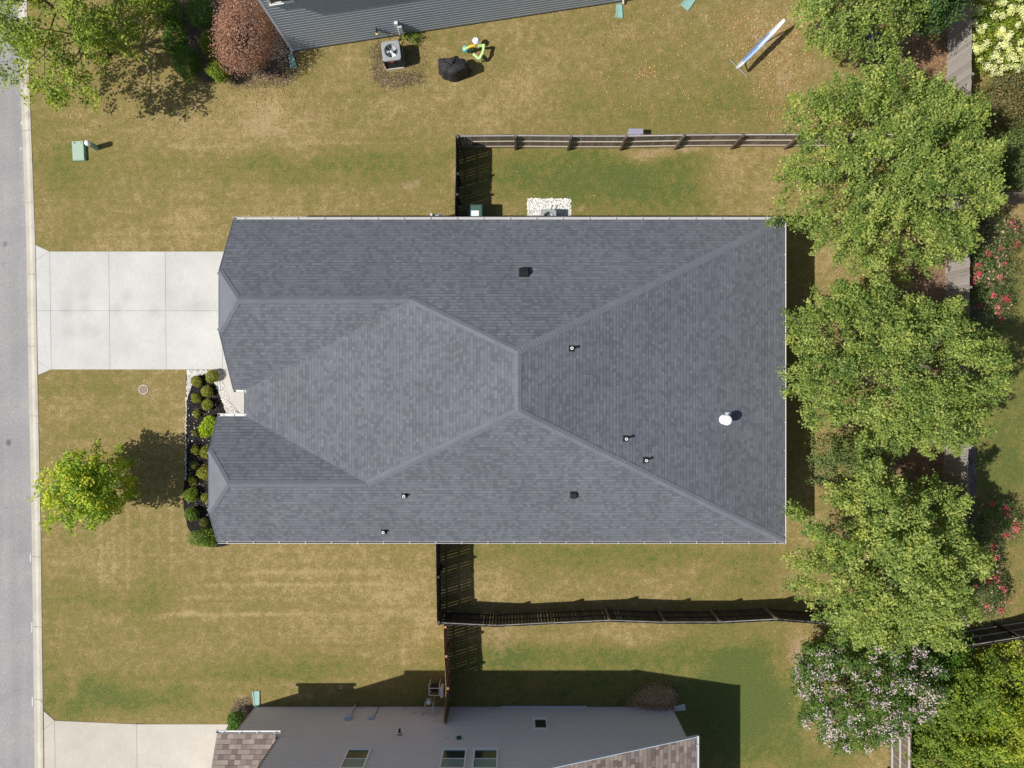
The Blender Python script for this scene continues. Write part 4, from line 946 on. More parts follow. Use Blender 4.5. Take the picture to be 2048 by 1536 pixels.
def splash(label, px, py, ang, w=.26, l=.62, mat='splash'):
    x, y, _ = P(px, py); t = MB(); ca, sa = math.cos(R(ang)), math.sin(R(ang)); ux = (ca, sa, 0); uy = (-sa, ca, 0)
    f = lambda a, b_, z: (x+ca*a-sa*b_, y+sa*a+ca*b_, z)
    w2 = w*.72
    t.grid([f(-w2/2, -l/2, .05), f(w2/2, -l/2, .05), f(w/2, l/2, .02), f(-w/2, l/2, .02), f(-w2/2, -l/2, .0), f(w2/2, -l/2, .0), f(w/2, l/2, 0), f(-w/2, l/2, 0)], [(0, 1, 2, 3), (7, 6, 5, 4), (0, 4, 5, 1), (1, 5, 6, 2), (2, 6, 7, 3), (3, 7, 4, 0)])
    for s in (-1, 1):
        a, b_ = Vector(f(s*w2/2, -l/2, .045)), Vector(f(s*w/2, l/2, .035)); t.obox((a+b_)/2, ((b_-a).length, .022, .06), b_-a, (0, 0, 1))
    a, b_ = Vector(f(-w2/2, -l/2, .06)), Vector(f(w2/2, -l/2, .06)); t.obox((a+b_)/2, ((b_-a).length, .08, .022), b_-a, (0, 0, 1))
    o = obj('splash_block', t, M[mat], base=(x, y, 0)); tag(o, label, 'splash block', 'splash blocks below downspouts'); return o
splash('green splash block at the left corner of the blue house', 585, 124, 188+5)
splash('green splash block below the long wall of the blue house beside its right end', 1238, 23, 180, w=.3)
splash('green splash block lying tilted at the very top edge of the photo', 1378, 4, 140, w=.42, l=.75)
splash('green splash block at the left corner of the pale grey house', 513, 1396, 4, w=.3, l=.66)
splash('grey splash block in the shade at the right corner of the pale grey house', 1359, 1415, -82, w=.24, l=.55, mat='guttergrey')
b = MB(); q = c1+Vector((.1, .1, 0)); b.tube([q+Vector((0, 0, 4)), q+Vector((0, 0, .3)), q+nn*.25+Vector((0, 0, .12))], .045, 6); obj('downspout', b, M['guttergrey'], T)

# ------------------------------------------------------------------ air conditioners
def ac(label, px, py, z, w, l, ang, badge=True):
    x, y, _ = P(px, py, z); t = thing('air_conditioner', label, 'air conditioner', (x, y, 0), 'outdoor air conditioning units')
    ca, sa = math.cos(R(ang)), math.sin(R(ang)); ux = Vector((ca, sa, 0)); uy = Vector((-sa, ca, 0)); c = Vector((x, y, 0))
    b = MB(); b.obox(c+Vector((0, 0, .03)), (w+.05, l+.05, .08), ux, uy); obj('pad', b, M['walk'], t, bevel=.01)
    b = MB(); b.obox(c+Vector((0, 0, .07+(z-.32)/2)), (w-.06, l-.06, z-.32), ux, uy)
    for k in range(14):
        zz = .12+k*(z-.24)/13
        for s in (-1, 1): b.obox(c+uy*s*(l/2-.022)+Vector((0, 0, zz)), (w-.1, .02, .012), ux, uy); b.obox(c+ux*s*(w/2-.022)+Vector((0, 0, zz)), (l-.1, .02, .012), uy, ux)
    for sx_ in (-1, 1):
        for sy_ in (-1, 1): b.obox(c+ux*sx_*(w/2-.03)+uy*sy_*(l/2-.03)+Vector((0, 0, z/2)), (.06, .06, z-.12), ux, uy)
    obj('louvred_body', b, M['acdark'], t)
    # top plate with a round opening
    n = 32; r = min(w, l)*.36; b = MB(); vs = []; 
    def sq(th, hw, hl, cr=.1):
        a, bb = math.cos(th), math.sin(th); k = min(hw/max(abs(a), 1e-6), hl/max(abs(bb), 1e-6)); px_, py_ = a*k, bb*k
        if abs(px_) > hw-cr and abs(py_) > hl-cr:
            dx, dy = abs(px_)-(hw-cr), abs(py_)-(hl-cr); q_ = math.hypot(dx, dy)
            if q_ > cr: px_ = math.copysign(hw-cr+dx*cr/q_, px_); py_ = math.copysign(hl-cr+dy*cr/q_, py_)
        return px_, py_
    rings = []
    for (zz, mode) in ((z-.1, 'o'), (z-.015, 'o'), (z, 'm'), (z+.003, 'i'), (z-.03, 'j'), (z-.16, 'j')):
        for k in range(n):
            th = 2*math.pi*(k+.5)/n
            if mode == 'o': a, bb = sq(th, w/2, l/2)
            elif mode == 'm': a, bb = sq(th, w/2-.02, l/2-.02)
            elif mode == 'i': a, bb = (r+.01)*math.cos(th), (r+.01)*math.sin(th)
            else: a, bb = r*math.cos(th), r*math.sin(th)
            vs.append(c+ux*a+uy*bb+Vector((0, 0, zz)))
    b.grid(vs, [(j*n+k, j*n+(k+1) % n, (j+1)*n+(k+1) % n, (j+1)*n+k) for j in range(5) for k in range(n)])
    top = obj('top_panel', b, M['acgrey'], t)
    b = MB()
    for k in range(3):
        th = k*2.094+.5
        for q in range(5):
            t0 = th+q*.17; t1 = t0+.17; h0 = z-.17+q*.018; h1 = h0+.018
            b.face([c+(ux*math.cos(a)+uy*math.sin(a))*rr_+Vector((0, 0, hh)) for a, rr_, hh in ((t0, .05, h0), (t0, r*.92, h0), (t1, r*.92, h1), (t1, .05, h1))])
    b.lathe(c+Vector((0, 0, z-.17)), [(.07, 0), (.075, .06), (.03, .09)], 14)
    obj('fan', b, M['fan'], t)
    b = MB()
    for q in (.35, .6, .8, 1.0):
        rr_ = r*q; prv = None
        pts = [c+ux*rr_*math.cos(2*math.pi*k/24)+uy*rr_*math.sin(2*math.pi*k/24)+Vector((0, 0, z+.0+.01*(1-q))) for k in range(25)]
        b.tube(pts, .0022, 4)
    for k in range(6):
        th = math.pi*k/3; b.tube([c+(ux*math.cos(th)+uy*math.sin(th))*.03+Vector((0, 0, z+.01)), c+(ux*math.cos(th)+uy*math.sin(th))*r+Vector((0, 0, z+.002))], .003, 4)
    obj('fan_guard', b, M['guttergrey'], t)
    if badge: b = MB(); b.obox(c-uy*(l/2+.003)-ux*.03+Vector((0, 0, z-.17)), (.19, .02, .05), ux, uy); obj('badge', b, M['red'], t)
    b = MB(); s = Vector((.0, 0, 0)); e = c+uy*(l/2)+ux*(w*.2); b.tube([e+Vector((0, 0, .3)), e+uy*.12+Vector((0, 0, .28)), e+uy*.3+ux*.05+Vector((0, 0, .35))], .025); obj('refrigerant_line', b, M['black'], t)
    return t
ac('dark grey air conditioner with a red badge below the blue house', 782, 101, .92, .86, .92, 7)
ac('small grey air conditioner on white gravel half under the roof edge', 1098, 434, .75, .70, .74, 0, False)
# ------------------------------------------------------------------ covered grill: draped cloth
gx_, gy_, _ = P(905, 131, .9)
g = thing('covered_grill', 'barbecue grill under a black cloth cover on the upper lawn', 'grill', (gx_, gy_, 0))
top = [(-.62, .24), (-.56, .36), (-.1, .33), (.2, .33), (.5, .30), (.66, .12), (.62, -.08), (.30, -.26), (.1, -.34), (-.15, -.34), (-.42, -.22), (-.62, .0)]
b = MB(); rings = []; n = 60
def ptop(th):
    k = (th/(2*math.pi)*len(top)) % len(top); i = int(k); f = k-i; a, c_ = top[i], top[(i+1) % len(top)]; return a[0]+(c_[0]-a[0])*f, a[1]+(c_[1]-a[1])*f
prof = [(.0, 1.06), (.3, 1.09), (.62, 1.05), (.84, 1.0), (.98, .93), (1.03, .8), (1.02, .55), (1.06, .3), (1.1, .04)]
vs = []
for j, (s, zz) in enumerate(prof):
    for k in range(n):
        a, c_ = ptop(2*math.pi*k/n); fold = 1.07+(.03*math.sin(k*1.05)+.025*math.sin(k*.63+1))*min(1, j/4)
        dip = -.05*abs(math.sin(k*.21+.6)) if 0 < j < 5 else 0
        vs.append((gx_+a*s*fold, gy_+c_*s*fold, zz+dip+(.06*math.sin(a*5+c_*3)+random.uniform(-.02, .02) if j < 5 else 0)))
b.grid(vs, [(j*n+(k+1) % n, j*n+k, (j+1)*n+k, (j+1)*n+(k+1) % n) for j in range(len(prof)-1) for k in range(n)])
obj('cover', b, M['cloth'], g, smooth=False)
b = MB(); b.lathe((gx_+.15, gy_+.34, .72), [(.16, -.1), (.16, .1), (.12, .16), (.03, .18)], 14); obj('side_burner', b, M['cloth'], g, smooth=True)
# ------------------------------------------------------------------ ride-on toy (lime, yellow and turquoise) standing by the grill
tx, ty, _ = P(955, 100)
tg = thing('toy_gym', 'small lime, yellow and turquoise plastic toy beside the covered grill', 'toy', (tx, ty, 0))
def tpz(px, py, z): return P(px, py, z)
b = MB(); b.lathe(tpz(931, 98, .4), [(.1, -.1), (.15, 0), (.13, .1), (.04, .15)], 12); b.obox(tpz(936, 100, .2), (.3, .2, .1)); obj('seat', b, M['cyan'], tg)
for a, c_ in (((968, 90), (966, 104)), ((966, 104), (959, 118)), ((947, 108), (958, 118)), ((957, 92), (968, 91))):
    b = MB(); A_, B_ = Vector(tpz(*a, .5)), Vector(tpz(*c_, .45)); d = B_-A_; b.obox((A_+B_)/2, (d.length+.05, .12, .12), d, (0, 0, 1)); obj('frame_bar', b, M['lime'], tg, bevel=.03)
b = MB(); b.tube([tpz(931, 98, .5), tpz(942, 92, .6), tpz(950, 91, .6)], .06); obj('handlebar', b, M['yellow'], tg)
b = MB(); b.lathe(tpz(952, 81, .5), [(.16, -.06), (.17, 0), (.1, .08), (.03, .06)], 14); obj('activity_wheel', b, M['paper'], tg)
for q in ((945, 95), (962, 118), (968, 92)):
    b = MB(); x, y, _ = tpz(*q, .3); b.tube([(x, y, .45), (x, y, 0)], .035); obj('leg', b, M['lime'], tg)
# ------------------------------------------------------------------ utility boxes, covers
x, y, _ = P(160, 303)
up = thing('utility_vault', 'low pale green utility box lid set in the front lawn', 'utility box', (x, y, 0))
b = MB(); b.obox((x, y, .06), (.60, .94, .14), (math.cos(R(3)), math.sin(R(3)), 0), (-math.sin(R(3)), math.cos(R(3)), 0)); obj('box_body', b, M['greenp'], up, bevel=.03)
b = MB(); b.obox((x, y, .145), (.55, .9, .03), (math.cos(R(3)), math.sin(R(3)), 0), (-math.sin(R(3)), math.cos(R(3)), 0)); lid = obj('lid', b, M['lidgreen'], up, bevel=.04)
b = MB(); b.lathe((x-.16, y+.36, .155), [(.035, 0), (.035, .015)], 12); b.lathe((x+.16, y+.38, .155), [(.02, 0), (.02, .012)], 10); obj('bolt', b, M['acdark'], lid)
x, y, _ = P(193, 296); pd_ = thing('cable_pedestal', 'green round cable pedestal with white dome cap beside the utility box lid', 'cable pedestal', (x, y, 0))
b = MB(); b.lathe((x, y, 0), [(.13, 0), (.13, .62), (.115, .64)], 20); obj('post_body', b, M['greenp'], pd_, smooth=False)
b = MB(); b.lathe((x, y, .64), [(.135, -.02), (.14, .06), (.125, .13), (.08, .18), (.02, .2)], 20); obj('dome_cap', b, M['white'], pd_, smooth=True)
x, y, _ = P(287, 779); mc = thing('manhole_cover', 'small round rusty access cover in the front lawn', 'access cover', (x, y, 0))
b = MB(); b.lathe((x, y, .0), [(.16, .0), (.16, .02)], 24); obj('lid', b, M['rust'], mc)
b = MB(); b.lathe((x, y, .0), [(.235, .0), (.23, .022), (.185, .024), (.18, .012)], 24, cap=False); obj('rim', b, M['walk'], mc)
x, y, _ = P(682, 1374); o = MB(); o.lathe((x, y, .01), [(.085, 0), (.085, .03), (.06, .03), (.06, .0)], 16, cap=False)
o = obj('drain_cap', o, M['guttergrey'], base=(x, y, 0)); tag(o, 'small round drain ring in the shade above the pale grey house', 'drain cap')
# wheelie bin
x, y, _ = P(950, 426, 1.08); bn = thing('wheelie_bin', 'dark green wheelie bin with a white label on its lid', 'rubbish bin', (x, y, 0))
b = MB(); b.grid([(x+a*w, y+c_*d, z) for z, w, d in ((.05, .25, .27), (.98, .33, .37)) for a, c_ in ((-1, -1), (1, -1), (1, 1), (-1, 1))], [(3, 2, 1, 0), (4, 5, 6, 7), (0, 1, 5, 4), (1, 2, 6, 5), (2, 3, 7, 6), (3, 0, 4, 7)]); obj('bin_body', b, M['bingreen'], bn, bevel=.03)
b = MB(); b.grid([(x+a*w, y+c_*d+.0, z) for z, w, d in ((.985, .37, .42), (1.03, .37, .42), (1.09, .31, .35)) for a, c_ in ((-1, -1), (1, -1), (1, 1), (-1, 1))], [(3, 2, 1, 0), (8, 9, 10, 11)]+[(j*4+k, j*4+(k+1) % 4, (j+1)*4+(k+1) % 4, (j+1)*4+k) for j in (0, 1) for k in range(4)]); ld = obj('lid', b, M['bingreen'], bn, bevel=.035)
b = MB(); b.obox((x, y-.02, 1.096), (.36, .26, .006)); obj('label_sticker', b, M['paper'], ld)
for s in (-1, 1): b = MB(); b.lathe((x+s*.29, y-.34, .13), [(.12, -.03), (.12, .03)], 16, axis=(1, 0, 0)); obj('wheel', b, M['black'], bn)
b = MB(); b.tube([(x-.28, y-.44, .99), (x+.28, y-.44, .99)], .02); obj('handle', b, M['bingreen'], bn)
# hose bracket under the upper roof edge
x, y, _ = P(872, 430, 1.2); hb = thing('hose_stand', 'small metal hose stand at the upper wall just left of the dark fence', 'hose stand', (x, y, 0))
b = MB(); b.tube([(x-.2, y+.02, 1.2), (x-.2, y+.02, 0)], .035); b.lathe((x-.2, y+.02, 1.18), [(.06, 0), (.07, .06), (.03, .1)], 12); obj('post', b, M['guttergrey'], hb)
b = MB(); b.tube([(x-.2, y+.05, 1.1), (x+.1, y+.0, 1.12), (x+.3, y+.08, 1.02)], .028); b.tube([(x+.1, y+.12, 1.05), (x+.12, y-.1, 1.1)], .03); b.obox((x+.02, y, 1.05), (.3, .05, .06)); obj('arm', b, M['acgrey'], hb)
# box behind upper fence
x, y, _ = P(1272, 262, .55); o = MB(); o.box(x-.33, x+.33, y-.16, y+.1, 0, .5); o.box(x-.35, x+.35, y-.18, y+.12, .5, .56)
o = obj('storage_box', o, plain('lavender grey plastic', (.30, .30, .38), .5), base=(x, y, 0), bevel=.015); tag(o, 'lavender grey box standing against the far side of the upper fence', 'box')
# board fallen by upper fence corner
o = MB(); q = P(932, 282, .9)
o.tube([P(930, 280, 1.1), P(940, 279, 1.1), P(942, 290, .5), P(935, 293, .4)], .022); o = obj('wire_hook', o, M['guttergrey'], base=(q[0], q[1], .9)); tag(o, 'bent pale metal hook hanging inside the upper left fence corner', 'hook')
# ------------------------------------------------------------------ hammock on a stand
A_, B_ = Vector(P(1474, 135, 1.0)), Vector(P(1569, 39, 1.1))
hm = thing('hammock', 'pale blue and white hammock on a metal stand on the leaf strewn lawn', 'hammock', (*((A_+B_)/2).xy, 0))
d = (B_-A_); L = d.length; d.normalize(); s = d.cross(Vector((0, 0, 1))).normalized()
b1, b2 = MB(), MB(); n = 26; w = 10
def hp(i, j):
    f = i/n; th = (j/w-.5); sag = .34*math.sin(math.pi*f)**.8; wd = .11+.15*math.sin(math.pi*f)**.7
    return A_+d*(L*f)+s*(th*wd)+Vector((0, 0, -sag+.5*abs(th)*math.sin(math.pi*f)))
for i in range(n):
    for j in range(w):
        bb = b2 if (i < 4 or i > n-8 or (j in (4, 5) and i > 12)) else b1
        bb.face([hp(i, j), hp(i+1, j), hp(i+1, j+1), hp(i, j+1)]); 
o1 = obj('bed', b1, M['hamblue'], hm); o2 = obj('bed_end', b2, M['hamwhite'], hm)
b = MB(); zc = .12
a0 = Vector((A_.x, A_.y, 0)); b0 = Vector((B_.x, B_.y, 0))
b.tube([A_+d*-.02, a0+d*.45+Vector((0, 0, .5)), a0+d*.9+Vector((0, 0, .06)), b0-d*.9+Vector((0, 0, .06)), b0-d*.45+Vector((0, 0, .5)), B_+d*.02], .028); obj('frame', b, M['guttergrey'], hm)
for e in (a0+d*.55, b0-d*.9):
    b = MB(); b.tube([e-s*.6+Vector((0, 0, .03)), e+s*.6+Vector((0, 0, .03))], .018); obj('foot', b, M['acgrey'], hm)

# tarp sheets under the upper right trees, shadow painted into their blue
for lb, poly in (('blue landscape fabric with painted shadow in the narrow gap below the dark green tree', [(1812, -60), (1858, -60), (1850, 40), (1842, 68), (1828, 66), (1818, 40), (1808, 10)]), ('blue landscape fabric with painted shadow on the straw below the uppermost green tree', [(1730, 60), (1790, 70), (1800, 100), (1770, 130), (1738, 118)])):
    m = MB(); pts = []
    for i in range(len(poly)):
        a, c_ = poly[i], poly[(i+1) % len(poly)]
        for k in range(4): f = k/4; pts.append(P(a[0]+(c_[0]-a[0])*f+random.uniform(-2, 2), a[1]+(c_[1]-a[1])*f+random.uniform(-2, 2))[:2])
    m.prism(pts, .0, .03); o = obj('landscape_fabric', m, M['tarp'], base=(*pts[0], 0)); tag(o, lb, 'landscape fabric', 'landscape fabric sheets')

# ------------------------------------------------------------------ trees
M['leaf_crape'] = G('crape myrtle leaves', [(0, (.025, .07, .012)), (.5, (.08, .16, .025)), (.9, (.18, .27, .045)), (1, (.28, .28, .06))], .3)
M['leaf_tan'] = G('dry pinkish tan foliage', [(0, (.22, .15, .10)), (.5, (.50, .36, .28)), (1, (.70, .55, .45))], .2)
M['leaf_rose'] = G('rose leaves', [(0, (.04, .075, .03)), (.5, (.11, .17, .055)), (1, (.26, .30, .12))], .3)
BIG = 'big leafy trees in a row along the back fence'
def plan(px, c=.0211): return [q*c for q in [px[0]]+px[:0:-1]]       # photo radii run clockwise from the right
def XY(px, py, z=4.2): return P(px, py, z)[:2]
tree('leafy_tree', 'big green tree over the right end of the upper fence', 'tree', (*XY(1785, 337), 0), 4.9, (4, 4, 2.7), 'leaf', 760, 84, .052, 3, group=BIG, plan=plan([208, 212, 230, 215, 212, 218, 208, 240, 232, 240, 226, 226, 214, 214, 205, 208]), gaps=3)
tree('leafy_tree', 'big green tree reaching over the middle of the right gutter', 'tree', (*XY(1800, 735), 0), 4.9, (4, 3.2, 2.6), 'leaf', 700, 84, .052, 8, group=BIG, plan=plan([228, 222, 212, 190, 172, 176, 184, 238, 232, 228, 234, 196, 160, 152, 160, 205]), gaps=3, rndoff=-.02)
tree('leafy_tree', 'big green tree over the right end of the dark wavy fence', 'tree', (*XY(1785, 1110), 0), 4.8, (3.4, 3.6, 2.6), 'leaf', 680, 84, .054, 14, group=BIG, plan=plan([184, 192, 208, 208, 192, 194, 204, 206, 174, 198, 180, 186, 188, 170, 178, 160]), gaps=3, rndoff=.03)
tree('leafy_tree', 'green tree at the upper edge just right of the hammock', 'tree', (14.2, 16.6, 0), 4.6, (2.2, 2.3, 1.7), 'leaf', 280, 76, .054, 21, group=BIG, gaps=2, inner=.45)
tree('evergreen_tree', 'dark green tree at the upper edge leaning over the grey fence', 'tree', (17.6, 16.6, 0), 4.2, (1.35, 1.6, 1.5), 'leaf_dark', 170, 60, .055, 22, gaps=0)
tree('street_tree', 'bright green tree overhanging the road in the upper left corner', 'tree', (*XY(106, 15), 0), 4.6, (4, 4, 2.0), 'leaf_top', 350, 62, .062, 31, plan=plan([178, 168, 155, 185, 172, 178, 186, 185, 180, 180, 180, 180, 180, 185, 190, 195]), gaps=16, cl=(.6, 1.3), spread=.16, nlimb=18, r0=.1)
tree('young_tree', 'small yellowing tree standing alone on the front lawn', 'tree', (-19.05, -4.6, 0), 2.3, (1.5, 1.4, 1.6), 'leaf_young', 165, 60, .066, 43, r0=.06, rndoff=.05, nlimb=24, inner=.7, cl=(.45, .85), spread=.15, lob=.2, zmin=-.7)
b = MB(); b.lathe((-19.05, -4.6, 0), [(.42, .0), (.3, .03), (.05, .04)], 18); o = obj('tree_mulch', b, M['oldmulch'], base=(-19.05, -4.6, 0)); o['kind'] = 'structure'
# crape myrtle with flower heads
def flowerheads(parent, centres, nper, rad, size, mat, name='flower', flat=.7, single=True):
    if single:                              # each head an object, past a hundred the rest as one
        for c in centres[:100]: flowerheads(parent, c[None], nper, rad*rng.uniform(.7, 1.25), size, mat, name, flat, False)
        if len(centres) > 100: o = flowerheads(parent, centres[100:], nper, rad, size, mat, name, flat, False); o['kind'] = 'stuff'
        return
    C = np.repeat(centres, nper, 0)+np.clip(rng.normal(size=(len(centres)*nper, 3)), -1.5, 1.5)*np.array([rad, rad, rad*flat])
    return quads(name, C, rng.normal(size=C.shape)*.5+np.array([0, 0, .9]), rng.uniform(.7, 1.3, len(C))*size, M[mat], parent, rnd=np.clip(np.repeat(rng.random(len(centres)), nper)*.6+rng.random(len(C))*.4, 0, 1))
t, pos, C = tree('crape_myrtle', 'round flowering bush covered in pale lilac blossom at the lower right', 'flowering tree', (15.45, -13.25, 0), 2.6, (2.8, 2.55, 1.6), 'leaf_crape', 460, 62, .05, 57, group=None, r0=.07, nlimb=30, gaps=0, lob=.1, cl=(.4, .8), inner=.4)
d = pos-np.array((15.45, -13.25, 2.6)); out = np.linalg.norm(d/np.array([2.8, 2.55, 1.6]), axis=1); tips = pos[(out > .72) & (pos[:, 2] > 2.3)]
tips = tips[rng.choice(len(tips), min(190, len(tips)), replace=False)]+np.array([0, 0, .22]); flowerheads(t, tips, 30, .115, .04, 'petal_lilac')

# shrubs
def shrub(name, label, px, py, r, mat, n=900, size=.03, ry=None, zs=.85, group=None, cz=None, seed=1, lob=.12, core=True, cat='shrub', spread=.05, stem=True):
    """leafy rounded shrub: (px,py) centre and r radius in photo pixels"""
    zc = cz if cz is not None else r*zs/44
    x, y, _ = P(px, py, zc); s = (CAMZ-zc)/F; rx = r*s; ryy = (ry or r)*s; rz = zc if cz is None else min(zc, (rx+ryy)/2*zs)
    t = thing(name, label, cat, (x, y, 0), group)
    D = rdir(n, -.45); Lb = lobes(D, 10, lob, seed); rr_ = (1-.35*rng.random(n)**2)
    C = np.array((x, y, zc))+D*np.array((rx, ryy, rz))*(Lb*rr_)[:, None]*.94+rng.normal(size=(n, 3))*spread*.5
    C[:, 2] = np.maximum(C[:, 2], .03)
    cl = np.floor((D@rng.normal(size=(3, 3)))*4); h = np.abs(np.sin(cl@np.array([12.9, 78.2, 37.7]))*43758.5) % 1
    quads('foliage', C, D*.8+rng.normal(size=(n, 3))*.6+np.array([0, 0, .35]), rng.uniform(.7, 1.3, n)*size, M[mat], t, rnd=h*.35+rng.random(n)*.65)
    b = MB(); nb = 7
    for k in range(nb):
        a = 2*math.pi*k/nb; e = (x+rx*.6*math.cos(a), y+ryy*.6*math.sin(a), zc+rz*.35); b.tube([(x, y, -.02), (x+rx*.2*math.cos(a), y+ryy*.2*math.sin(a), zc*.6), e], [.02, .014, .006], 5)
    obj('stem', b, M['bark'], t)
    return t, (x, y, zc), (rx, ryy, rz)
BX = 'clipped round shrubs in the black mulch bed'
bushes = [(394, 762, 10.5, 'box', 'clipped ball shrub at the upper left of the bed beside the lawn'), (424, 751, 12.5, 'box', 'largest clipped ball shrub touching the driveway edge'),
 (414, 783, 11.5, 'box', 'ball shrub just below the one touching the driveway'), (392, 796, 9, 'box', 'small ball shrub left of the pair in the middle of the upper bed'), (415, 810, 11, 'box', 'ball shrub right above the lime bush'),
 (394, 828, 7, 'box', 'tiny shrub to the upper left of the lime bush'), (392, 865, 7, 'olivebox', 'tiny scruffy shrub to the lower left of the lime bush'), (390, 900, 8, 'box', 'small ball shrub beside the tip of the tree shadow'),
 (413, 905, 12, 'box', 'ball shrub half hidden by the roof below the lime bush'), (390, 932, 7.5, 'olivebox', 'tiny olive shrub in the middle of the bed by the shaded lawn'), (410, 946, 14, 'box', 'larger ball shrub half hidden by the clipped roof end'),
 (386, 962, 8, 'box', 'tiny pale yellow shrub in the lower half of the bed'), (382, 990, 13, 'lime2', 'bright green ball shrub in the lower half of the bed'), (412, 996, 9, 'box', 'small ball shrub touching the lower roof edge'),
 (385, 1029, 14, 'hedge2', 'mid green ball shrub, lowest of the round ones by the lawn'), (409, 1045, 9, 'olivebox', 'small olive shrub just above the spreading corner bush')]
M['leaf_olivebox'] = G('dull boxwood leaves', [(0, (.06, .075, .016)), (.5, (.12, .13, .03)), (1, (.22, .21, .06))], .3)
M['leaf_lime2'] = G('fresh green leaves', [(0, (.06, .11, .012)), (.5, (.19, .27, .025)), (1, (.40, .47, .05))], .35)
M['leaf_hedge2'] = G('mid green leaves', [(0, (.04, .08, .012)), (.5, (.13, .21, .025)), (1, (.29, .37, .05))], .3)
for i, (px, py, r, mt, lb) in enumerate(bushes):
    shrub('round_shrub', lb, px, py, r*.93, 'leaf_'+mt, n=int(14*r*r*.75)+350, size=.026 if mt == 'box' else .034, group=BX, seed=60+i, lob=.15, spread=.05)
t, c, rr_ = shrub('lime_shrub', 'bright lime green bush beside the white gutter end', 421, 851, 17, 'leaf_lime', n=2200, size=.045, ry=27, seed=81, lob=.3)
shrub('spreading_shrub', 'wide green bush at the lower left corner of the grey roof', 414, 1074, 24, 'leaf_hedge2', n=3200, size=.035, ry=18, seed=82, lob=.2, zs=1.0)
# upper left hedge rows
HG = 'dark hedge shrubs beside the blue house'
for i, (px, py, rx, ry, mt, lb) in enumerate([(341, 22, 24, 34, 'hedge', 'dark hedge shrub at the upper edge, left row'), (350, 78, 24, 34, 'hedge', 'dark hedge shrub second from the upper edge in the left row'), (379, 130, 27, 30, 'hedge', 'dark hedge shrub at the lower end of the left row'),
    (404, 28, 24, 34, 'hedge', 'green shrub at the upper edge touching the reddish bush'), (421, 90, 19, 26, 'lime2', 'bright green shrub left of the reddish bush'), (438, 141, 19, 22, 'lime2', 'bright green shrub below the left side of the reddish bush'), (330, -40, 26, 30, 'hedge', 'dark hedge shrub cut by the upper edge')][:6]):
    shrub('hedge_shrub', lb, px, py, rx, 'leaf_'+mt, n=3200, size=.034, ry=ry, group=HG, cz=.7, seed=90+i, lob=.2, spread=.1)
shrub('barberry_bush', 'large reddish brown bush at the corner of the blue house', 493, 66, 51, 'leaf_red', n=19000, size=.032, ry=68, cz=1.25, zs=1.0, seed=98, lob=.18, spread=.32)
shrub('low_shrub', 'small green sprout below the reddish bush by the blue corner', 515, 128, 16, 'leaf_hedge2', n=900, size=.03, ry=9, cz=.4, seed=98)
for lb, px, py, r in (('green weeds behind the air conditioner at the blue wall', 812, 68, 11), ('green weeds at the blue wall right of the air conditioner', 833, 76, 10)):
    shrub('weed', lb, px, py, r, 'leaf_hedge2', n=260, size=.035, cz=.15, seed=101+r, cat='weed', spread=.2)
shrub('barberry_bush', 'pinkish brown bush in the shade above the right end of the pale grey house', 1313, 1394, 34, 'leaf_tan', n=4200, size=.03, ry=19, cz=.35, zs=1.0, seed=155, lob=.25, spread=.2)
shrub('low_shrub', 'dark green shrub in the narrow gap between the grey wall and driveway', 472, 1447, 15, 'leaf_hedge', n=2200, size=.035, ry=22, cz=.5, seed=111)
# roses
RS = 'pink rose bushes beyond the grey fence'
for i, (px, py, r, ry, lb) in enumerate([(1990, 478, 42, 42, 'rose bush with pink flowers just below the right edge fence, uppermost of its row'), (1972, 548, 38, 40, 'rose bush with scattered pale flowers, middle of the upper row'), (1974, 612, 42, 42, 'rose bush with a deep pink bloom at the lower end of the upper row'),
    (1984, 1046, 44, 48, 'rose bush with deep pink clusters below the pebble strip'), (1966, 1125, 34, 36, 'rose bush with one pink cluster, squeezed beside the lowest big tree'), (1972, 1192, 36, 40, 'rose bush with faded pink blooms above the dark right fence')]):
    t, c, rr_ = shrub('rose_bush', lb, px, py, r, 'leaf_rose', n=3600, size=.036, ry=ry, group=RS, cz=.85, seed=120+i, lob=.3, spread=.25)
    D = rdir(34, .1); cc = np.array(c)+D*np.array(rr_)*.97
    flowerheads(t, cc[:8], 30, .09, .042, 'petal_pink'); flowerheads(t, cc[8:], 7, .028, .036, 'petal_pale', name='faded_flower')
# hydrangea
t, c, rr_ = shrub('hydrangea', 'hydrangea with round cream flower heads in the upper right corner', 2004, 62, 62, 'leaf_lime2', n=7500, size=.05, ry=88, cz=1.5, zs=1.2, seed=131, lob=.2, spread=.3)
D = rdir(170, .05); cc = np.array(c)+D*np.array(rr_)*1.02; flowerheads(t, cc, 70, .085, .032, 'petal_white', flat=.7)
shrub('browning_shrub', 'dull brownish green shrub right of the grey fence below the hydrangea', 2012, 205, 56, 'leaf_brown', n=8000, size=.042, ry=62, cz=1.3, zs=1.0, seed=132, lob=.25, spread=.3)
shrub('evergreen_shrub', 'dense green shrub at the right edge above the small weathered fence', 2032, 305, 50, 'leaf_olive', n=7000, size=.045, ry=68, cz=1.2, zs=1.0, seed=133, lob=.25, spread=.3)
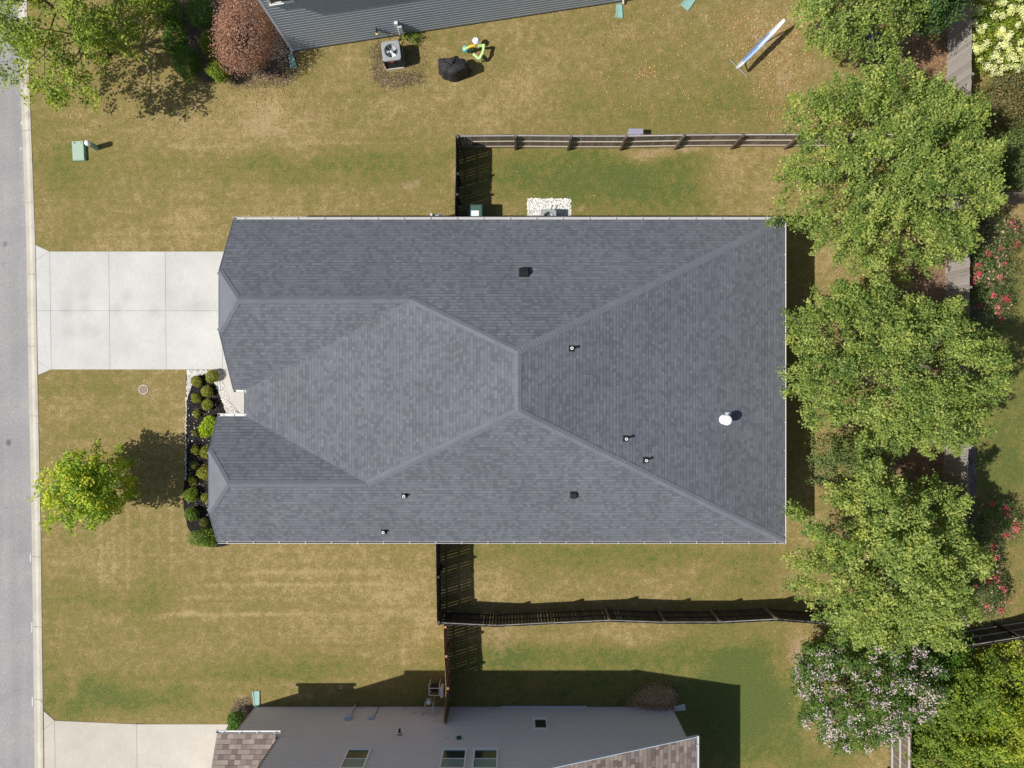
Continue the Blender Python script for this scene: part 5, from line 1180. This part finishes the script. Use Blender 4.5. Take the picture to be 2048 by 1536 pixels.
# lower right growth
VN = 'yellow green bushes in the lower right corner'
for i, (x, y, z, rad, mt, lb) in enumerate([(22.4, -14.0, 1.8, (2.0, 1.3, 1.5), 'leaf_vine', 'yellow green bush just below the dark right fence'), (20.2, -14.3, 1.5, (1.3, 1.6, 1.5), 'leaf_hedge2', 'green bush between the lilac blossom and the yellow green bushes'), (22.0, -16.4, 2.0, (2.0, 1.8, 1.8), 'leaf_vine', 'yellow green bush at the right edge in the middle of the thicket'), (19.9, -16.9, 1.6, (1.4, 1.5, 1.5), 'leaf_hedge2', 'green bush right of the short fence with pale rails'), (21.9, -18.9, 2.0, (2.0, 1.8, 1.8), 'leaf_vine', 'yellow green bush cut by the lower right corner of the photo')]):
    tree('thicket_bush', lb, 'shrub', (x, y, 0), z, rad, mt, 230, 60, .055, 160+i, group=VN, r0=.05, inner=.5, cl=(.5, 1.1), lob=.3, gaps=1)
shrub('low_shrub', 'dark shrub below the lowest big tree beside the lilac blossom', 1870, 1320, 48, 'leaf_hedge', n=5000, size=.045, ry=40, cz=1.2, seed=150, lob=.3, spread=.3)
tree('understorey_shrub', 'loose green shrub filling the gap between the middle and lowest big trees', 'shrub', (15.0, -3.4, 0), 2.4, (1.5, .9, 1.2), 'leaf_olive', 90, 55, .05, 171, r0=.04, nlimb=14, inner=.8)
shrub('browning_shrub', 'sparse brownish shrub between the middle and lowest big trees', 1868, 985, 34, 'leaf_brown', n=1800, size=.045, ry=34, cz=1.2, zs=1.0, seed=151, lob=.3, spread=.4)
b = MB(); x, y, _ = P(1866, 592, .6)
for k in range(16):
    a = random.uniform(0, 6.28); l = random.uniform(.4, 1.0); e = Vector((x+l*math.cos(a), y+l*math.sin(a), random.uniform(.5, 1.2))); m_ = Vector((x+.4*l*math.cos(a+.3), y+.4*l*math.sin(a+.3), .45))
    b.tube([(x, y, 0), m_, e], [.014, .01, .004], 5)
    for q in range(3): e2 = m_+(e-m_)*random.uniform(.3, .8); b.tube([e2, e2+Vector((random.uniform(-.25, .25), random.uniform(-.25, .25), random.uniform(0, .25)))], [.006, .003], 4)
o = obj('bare_bush', b, M['twig'], base=(x, y, 0)); tag(o, 'leafless twiggy bush on the straw beside the grey fence', 'bare bush')
